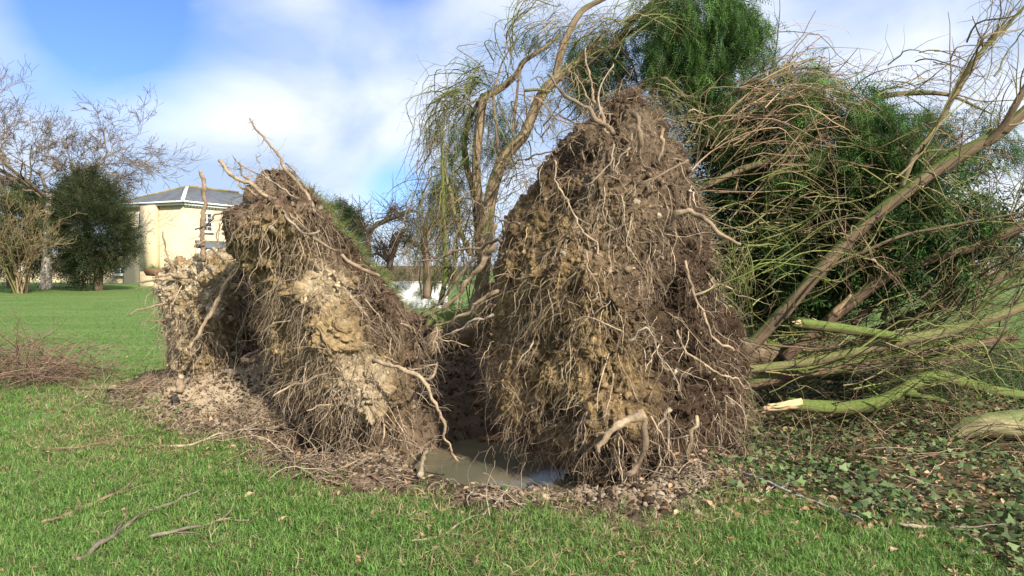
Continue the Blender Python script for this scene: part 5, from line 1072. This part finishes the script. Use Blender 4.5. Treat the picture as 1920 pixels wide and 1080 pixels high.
mass(A, [(36, 400, 41., 40, 26, 1.2), (20, 365, 41., 30, 18, 1.), (16, 450, 41., 26, 30, 1.), (30, 490, 41., 30, 26, 1.)], 9, .5, FOLIVE + YEWC[:2], -.5, .6); obj('foliage', A.mesh('foliage', M_FOL), sh, 'stuff')

# ---------------------------------------------------------------- seen through the gap between the plates
yew('conifer_tree', 650, 520, 26., [(640, 430, 30, 44), (660, 450, 22, 44), (625, 470, 34, 50)], 'dark conifer peeping over the turf of the wedge-shaped root plate', YEWC + FDARK, 2600, .4, .15)
M_WHITE = mat_plain('whitewash', (.74, .74, .72), .1, 1.5, .9, .5, .2, .04)
wl = thing('whitewashed_outbuilding', 'whitewashed stone outbuilding with low brown roof seen through the gap', 'building'); c0 = P(765, 540, 30.); A = Acc(); A.box((c0[0], 31.5, .35), (1.4, .25, 0), (-.2, 1.4, 0), UP * .75); obj('wall', A.mesh('wall', M_WHITE), wl)
A = Acc(); A.add([(c0[0] - 1.7, 29.8, 1.05), (c0[0] + 1.7, 30.3, 1.05), (c0[0] + 1.6, 31.8, 1.75), (c0[0] - 1.8, 31.4, 1.75), (c0[0] - 1.7, 33.2, 1.05), (c0[0] + 1.7, 33.5, 1.05)], [[0, 1, 2, 3], [3, 2, 5, 4]]); obj('roof', A.mesh('roof', mat_plain('brown_tiles', (.13, .085, .06), .4, 4, .95)), wl)
hd = thing('hedge', 'brown green hedge above the whitewashed outbuilding', 'hedge'); A = Acc(); mass(A, [(760, 515, 29., 60, 13, .5), (700, 520, 29., 40, 16, .5), (830, 515, 29., 50, 18, .5), (725, 545, 28., 18, 16, .4), (812, 548, 28., 16, 18, .4)], 12, .35, FOLIVE + [(.10, .07, .04)], -.2, .7); obj('foliage', A.mesh('foliage', M_FOL), hd, 'stuff')
def gap_tree(guides, label, name='bare_tree', pal=TWD, sh=160, L=.5):
    t_ = thing(name, label, 'tree')
    for k, g in enumerate(guides): limb('trunk' if k == 0 else 'limb', g, t_, M_LIMBD, 8, step=.08)
    A = Acc()
    for g in guides:
        Pn = bundle([q[:3] for q in g], 6, 3, 10, .3, 10); twigmesh(A, Pn, .012, .004, pal); Q = sideshoots(A, Pn, sh, L, pal, .006, 7, 1., .1); sideshoots(A, Q, sh * 2, L * .5, pal, .004, 5, 1., .1)
    obj('twigs', A.mesh('twigs', M_TWIG), t_, 'stuff'); return t_
gap_tree([[(692, 480, 13., .05), (690, 445, 13., .045), (695, 432, 13., .045), (712, 418, 13., .04), (740, 408, 13., .035), (760, 398, 13., .03), (775, 394, 13., .02), (795, 410, 13., .012)],
          [(734, 505, 12.6, .05), (732, 490, 12.6, .05), (744, 455, 12.6, .045), (752, 440, 12.6, .03), (765, 425, 12.6, .016)],
          [(732, 490, 12.6, .035), (722, 470, 12.6, .03), (724, 460, 12.6, .02)], [(728, 408, 13., .02), (730, 394, 13., .018), (742, 392, 13., .015), (750, 408, 13., .01)], [(692, 440, 13., .03), (680, 420, 13., .02), (675, 412, 13., .012)], [(730, 495, 12.6, .03), (715, 478, 12.6, .025), (700, 475, 12.6, .016)]],
         'dark bare tree with crooked branches behind the gap between the root plates', sh=46, L=.5)
it = gap_tree([[(800, 560, 18., .10), (800, 500, 18., .09), (795, 450, 18., .08), (800, 410, 18., .05), (815, 380, 18., .02)], [(795, 470, 18., .05), (775, 455, 18., .04), (762, 440, 18., .02)], [(800, 430, 18., .05), (820, 415, 18., .04), (840, 385, 18., .015)]], 'ivy-clad leafless tree behind the gap between the root plates', 'ivy_clad_tree', TWC, 110, .9)
A = Acc(); mass(A, [(800, 430, 18., 16, 40, .4), (778, 460, 18., 16, 12, .4), (812, 420, 18., 16, 16, .4), (800, 490, 18., 14, 30, .4)], 8, .16, FOLIVE + FDARK, .2, .6); obj('ivy', A.mesh('ivy', M_FOL), it, 'stuff')

# ---------------------------------------------------------------- far right: farm and field edge
fb = thing('farm_building', 'low grey farm shed below the hill, glimpsed between the limbs', 'building'); c0 = P(1785, 528, 150.); A = Acc(); A.box((c0[0], 150, 1.2), (7, 0, 0), (0, 4, 0), UP * 1.5); obj('wall', A.mesh('wall', mat_plain('shed_boards', (.22, .16, .12), .3, .5)), fb)
A = Acc(); A.add([(c0[0] - 7.4, 145.6, 2.65), (c0[0] + 7.4, 145.6, 2.65), (c0[0] + 7.4, 150, 4.0), (c0[0] - 7.4, 150, 4.0), (c0[0] - 7.4, 154.4, 2.65), (c0[0] + 7.4, 154.4, 2.65)], [[0, 1, 2, 3], [3, 2, 5, 4]]); obj('roof', A.mesh('roof', mat_plain('shed_roof', (.30, .32, .36), .15, .3)), fb)
A = Acc(); n = 2600; X = rng.uniform(20, 190, n); pos = np.stack([X, 165 + rng.normal(0, 2, n), rng.uniform(0, 1, n) * (2.5 + 2 * fbm(np.stack([X * .1, 0 * X, 0 * X], -1), 3))], -1); fronds(A, pos, rng.normal(size=(n, 3)) + UP, 1.3, FOLIVE + [(.09, .07, .045)] * 3); obj('hedgerow', A.mesh('hedgerow', M_FOL), None, 'stuff', 'far brown hedgerow at the foot of the hill', 'hedgerow')

# ---------------------------------------------------------------- small things on the ground
def ground_stick(name, pix, rad, label, cat, col, forksn=0, lift=.02, group=None, kink=.012, mat=None):
    px, py = np.array(pix, float).T; q = G(px, py); q[:, 2] += lift + rad[0]
    o = one_root(name, q, rad, None, 6, col, kink, mat=mat, label=label); o['category'] = cat
    if group: o['group'] = group
    c = cr(q, 30)
    for k in range(forksn):
        i = rng.integers(6, 26); d = norm((c[i + 1] - c[i])[None])[0] + rng.normal(size=3) * [.8, .8, .25]; w_ = walk(c[i:i + 1], d[None], np.array([rng.uniform(.1, .36)]), 7, .3, .02)[0]; w_[:, 2] = np.maximum(w_[:, 2], gz(w_[:, 0], w_[:, 1]) + lift)
        one_root('side_twig', w_, (rad[1] * .8 + .001, .0015), o, 4, col, 0, n=7, cap=False)
    return o
GW = (.20, .165, .12); BW = (.22, .15, .095); LW = (.36, .29, .20)
for pix, rad, label, col, fk in (
    ([(138, 1070), (190, 1035), (232, 1000), (270, 972), (310, 962), (345, 945), (372, 935)], (.015, .007), 'long grey forked branch lying across the lawn nearest the camera', GW, 7),
    ([(272, 1025), (320, 1016), (372, 1000), (420, 990), (462, 992)], (.011, .005), 'short lichen-grey branch lying below the long forked branch', GW, 6),
    ([(70, 998), (110, 985), (150, 965), (190, 950), (230, 930), (247, 906)], (.012, .006), 'thin crooked branch on the grass above the long forked branch', BW, 6),
    ([(92, 852), (150, 848), (190, 838), (230, 828), (270, 826)], (.009, .004), 'straight brown stick on the dead grass below the earth block', BW, 4),
    ([(298, 846), (360, 842), (395, 828), (440, 818), (478, 814)], (.013, .006), 'pale brown stick lying where lawn meets torn earth', LW, 3),
    ([(1396, 900), (1440, 915), (1490, 938), (1540, 955), (1600, 978), (1622, 990)], (.009, .005), 'pale grey stick slanting over grass towards the ivy', (.34, .31, .30), 4),
    ([(1688, 998), (1730, 1003), (1770, 1002), (1800, 1006)], (.012, .010), 'peeled stick with torn end on the dark grass', LW, 1),
    ([(1645, 985), (1642, 965), (1670, 945), (1705, 925), (1730, 908)], (.007, .004), 'bent thin twig between the ivy and the dark grass', BW, 3),
    ([(770, 1030), (830, 1015), (880, 985), (920, 968), (935, 950)], (.006, .003), 'thin pale root trailing over the bright grass below the pool', LW, 3),
    ([(845, 908), (880, 935), (930, 950), (985, 960)], (.009, .006), 'thin peeled stick on the rim of the pool', LW, 2),
    ([(1555, 880), (1585, 892), (1620, 912)], (.010, .007), 'short brown stick lying in the ivy', BW, 1),
    ([(1700, 905), (1740, 920), (1775, 925)], (.010, .007), 'short tan stick half sunk in ivy leaves', LW, 1),
    ([(130, 736), (200, 738), (260, 734), (300, 734)], (.014, .008), 'long stick lying along the front of the pale earth spill', BW, 5),
    ([(480, 748), (530, 790), (600, 800), (640, 815)], (.010, .006), 'thin dark root lying at the foot of the wedge-shaped plate', MD, 4),
    ([(530, 860), (580, 905), (640, 920)], (.012, .006), 'pale bent root on the bank before the small puddle', MD, 6),
    ([(560, 815), (610, 838), (660, 862)], (.012, .006), 'pale root crossing the small puddle', LW, 4),
):
    ground_stick('fallen_branch', pix, rad, label, 'branch', col, fk, lift=.03, group='sticks and roots lying on the ground')
o = ground_stick('snapped_root', [(1022, 948), (1060, 928), (1105, 915), (1152, 908)], (.030, .026), 'thick snapped root lying across the rim below the tall root plate', 'root', MD, 0, .01, kink=.006)
o = ground_stick('snapped_root', [(786, 906), (802, 893), (835, 889), (868, 890)], (.020, .024), 'pale snapped root reaching over the edge of the pool', 'root', LW, 0, .03, kink=.008)
q = P(925, 822, 7.9); q[2] = WZ + .02
o = one_root('driftwood', np.array([q + [-.16, 0, 0], q + [0, .02, .012], q + [.16, .0, .0]]), (.025, .035), None, 8, (.28, .16, .08), 0, label='reddish piece of bark floating at the back of the pool', n=8); o['category'] = 'wood'
# tangle of thin roots torn up along the rim
A = Acc()
for (cx, cy, n, L) in ((560, 880, 190, .45), (500, 820, 80, .35), (250, 740, 120, .5), (620, 870, 80, .35), (230, 660, 100, .4), (760, 900, 120, .3), (980, 945, 90, .3), (1330, 900, 110, .3), (1400, 850, 140, .35), (870, 760, 160, .3), (430, 790, 90, .35)):
    px = rng.normal(cx, 55, n); py = np.clip(rng.normal(cy, 20, n), 620, 1000); p0 = G(px, py, .02); Q = walk(p0, rng.normal(size=(n, 3)) * [1, 1, .35] + [0, 0, .25], L * rng.uniform(.4, 1.4, n), 9, .35, .25)
    Q[..., 2] = np.maximum(Q[..., 2], gz(Q[..., 0].ravel(), Q[..., 1].ravel()).reshape(n, 9) + .006)
    V, F, c = tubes(Q, rng.uniform(.002, .0058, n)[:, None] * np.linspace(1, .4, 9), 3, rootcol(n, .55, 1.05)); A.add(V, F, c)
obj('root_litter', A.mesh('root_litter', M_ROOT, True), None, 'stuff', 'tangle of thin torn roots strewn along the rim of the pit', 'roots')
# dry twigs and dead stalks under the fallen crown
A = Acc(); n = 1200; px = rng.uniform(1400, 1960, n); py = rng.uniform(640, 880, n); p0 = G(px, np.maximum(py, 640), .03); Q = walk(p0, rng.normal(size=(n, 3)) * [1, 1, .3] + [0, 0, .25], rng.uniform(.15, .8, n), 7, .25, .1)
twigmesh(A, Q, .0042, .0015, np.vstack([TWC, TWB, TWD])); obj('fallen_twigs', A.mesh('fallen_twigs', M_TWIG, True), None, 'stuff', 'dry twigs strewn in the ivy below the fallen crown', 'twigs')
# larger stones, each on its own
sm = [mesh('stone', ROCKS[k][0], ROCKS[k][1], M_STONE, np.array(ST_C[k % 4]), True) for k in range(6)]
def stones(n, cx, cy, sx, sy, s0, s1, label, group):
    k = 0
    while k < n:
        px, py = rng.normal(cx, sx), rng.normal(cy, sy)
        q = G(px, py)[0]
        if dirtd(q[0:1], q[1:2])[0] < -.08: k += 1; continue
        o = obj('stone', sm[rng.integers(6)], None, None, label, 'stone', group); s = rng.uniform(s0, s1); o.scale = (s, s * rng.uniform(.8, 1), s * .75); o.location = q + [0, 0, s * .12]; o.rotation_euler = tuple(rng.uniform(0, 6.28, 3)); k += 1
stones(34, 1260, 945, 80, 30, .016, .040, 'pale stone in the rubble spilled in front of the tall root plate', 'stones before the tall root plate')
stones(14, 1040, 910, 50, 14, .018, .034, 'stone on the crumbling clay lip of the pool', 'stones on the lip of the pool')
stones(18, 740, 850, 30, 25, .016, .034, 'stone on the gravel spit between the two puddles', 'stones on the gravel spit')
stones(22, 400, 735, 60, 30, .02, .042, 'stone in the pale earth spilled below the torn block', 'stones in the pale earth spill')
for px, py, s, lab in ((1240, 936, .055, 'largest pale flat stone in the rubble below the tall root plate'), (1218, 998, .04, 'pinkish white stone at the lawn edge of the rubble'), (430, 742, .06, 'pale angular stone at the foot of the torn earth block')):
    q = G(px, py)[0]; o = obj('stone', sm[2], None, None, lab, 'stone'); o.scale = (s, s * .8, s * .6); o.location = q + [0, 0, s * .3]; o.rotation_euler = (.2, .1, px)
# brushwood heap
bp = thing('brushwood_heap', 'heap of thin brown brushwood lying on the lawn at the picture edge', 'brushwood'); A = Acc(); n = 620; c0 = G(25, 735)[0]
pos = c0 + rng.normal(size=(n, 3)) * [.62, .5, .0] + np.array([-.25, .5, 0]); hgt = .62 * np.exp(-((pos[:, 0] - c0[0] + .4) / .75) ** 2); pos[:, 2] = gz(pos[:, 0], pos[:, 1]) + rng.uniform(0, 1, n) * hgt
Q = walk(pos, rng.normal(size=(n, 3)) * [1.3, .8, .5] + [.35, 0, .15], rng.uniform(.3, .9, n), 8, .3, .06); Q[..., 2] = np.maximum(Q[..., 2], .01)
twigmesh(A, Q, .0055, .002, np.array([(.16, .095, .07), (.21, .135, .095), (.12, .075, .055), (.25, .17, .12)])); sideshoots(A, Q, 1000, .25, np.array([(.17, .105, .08), (.22, .15, .11)]), .0024); obj('twigs', A.mesh('twigs', M_TWIG), bp, 'stuff')
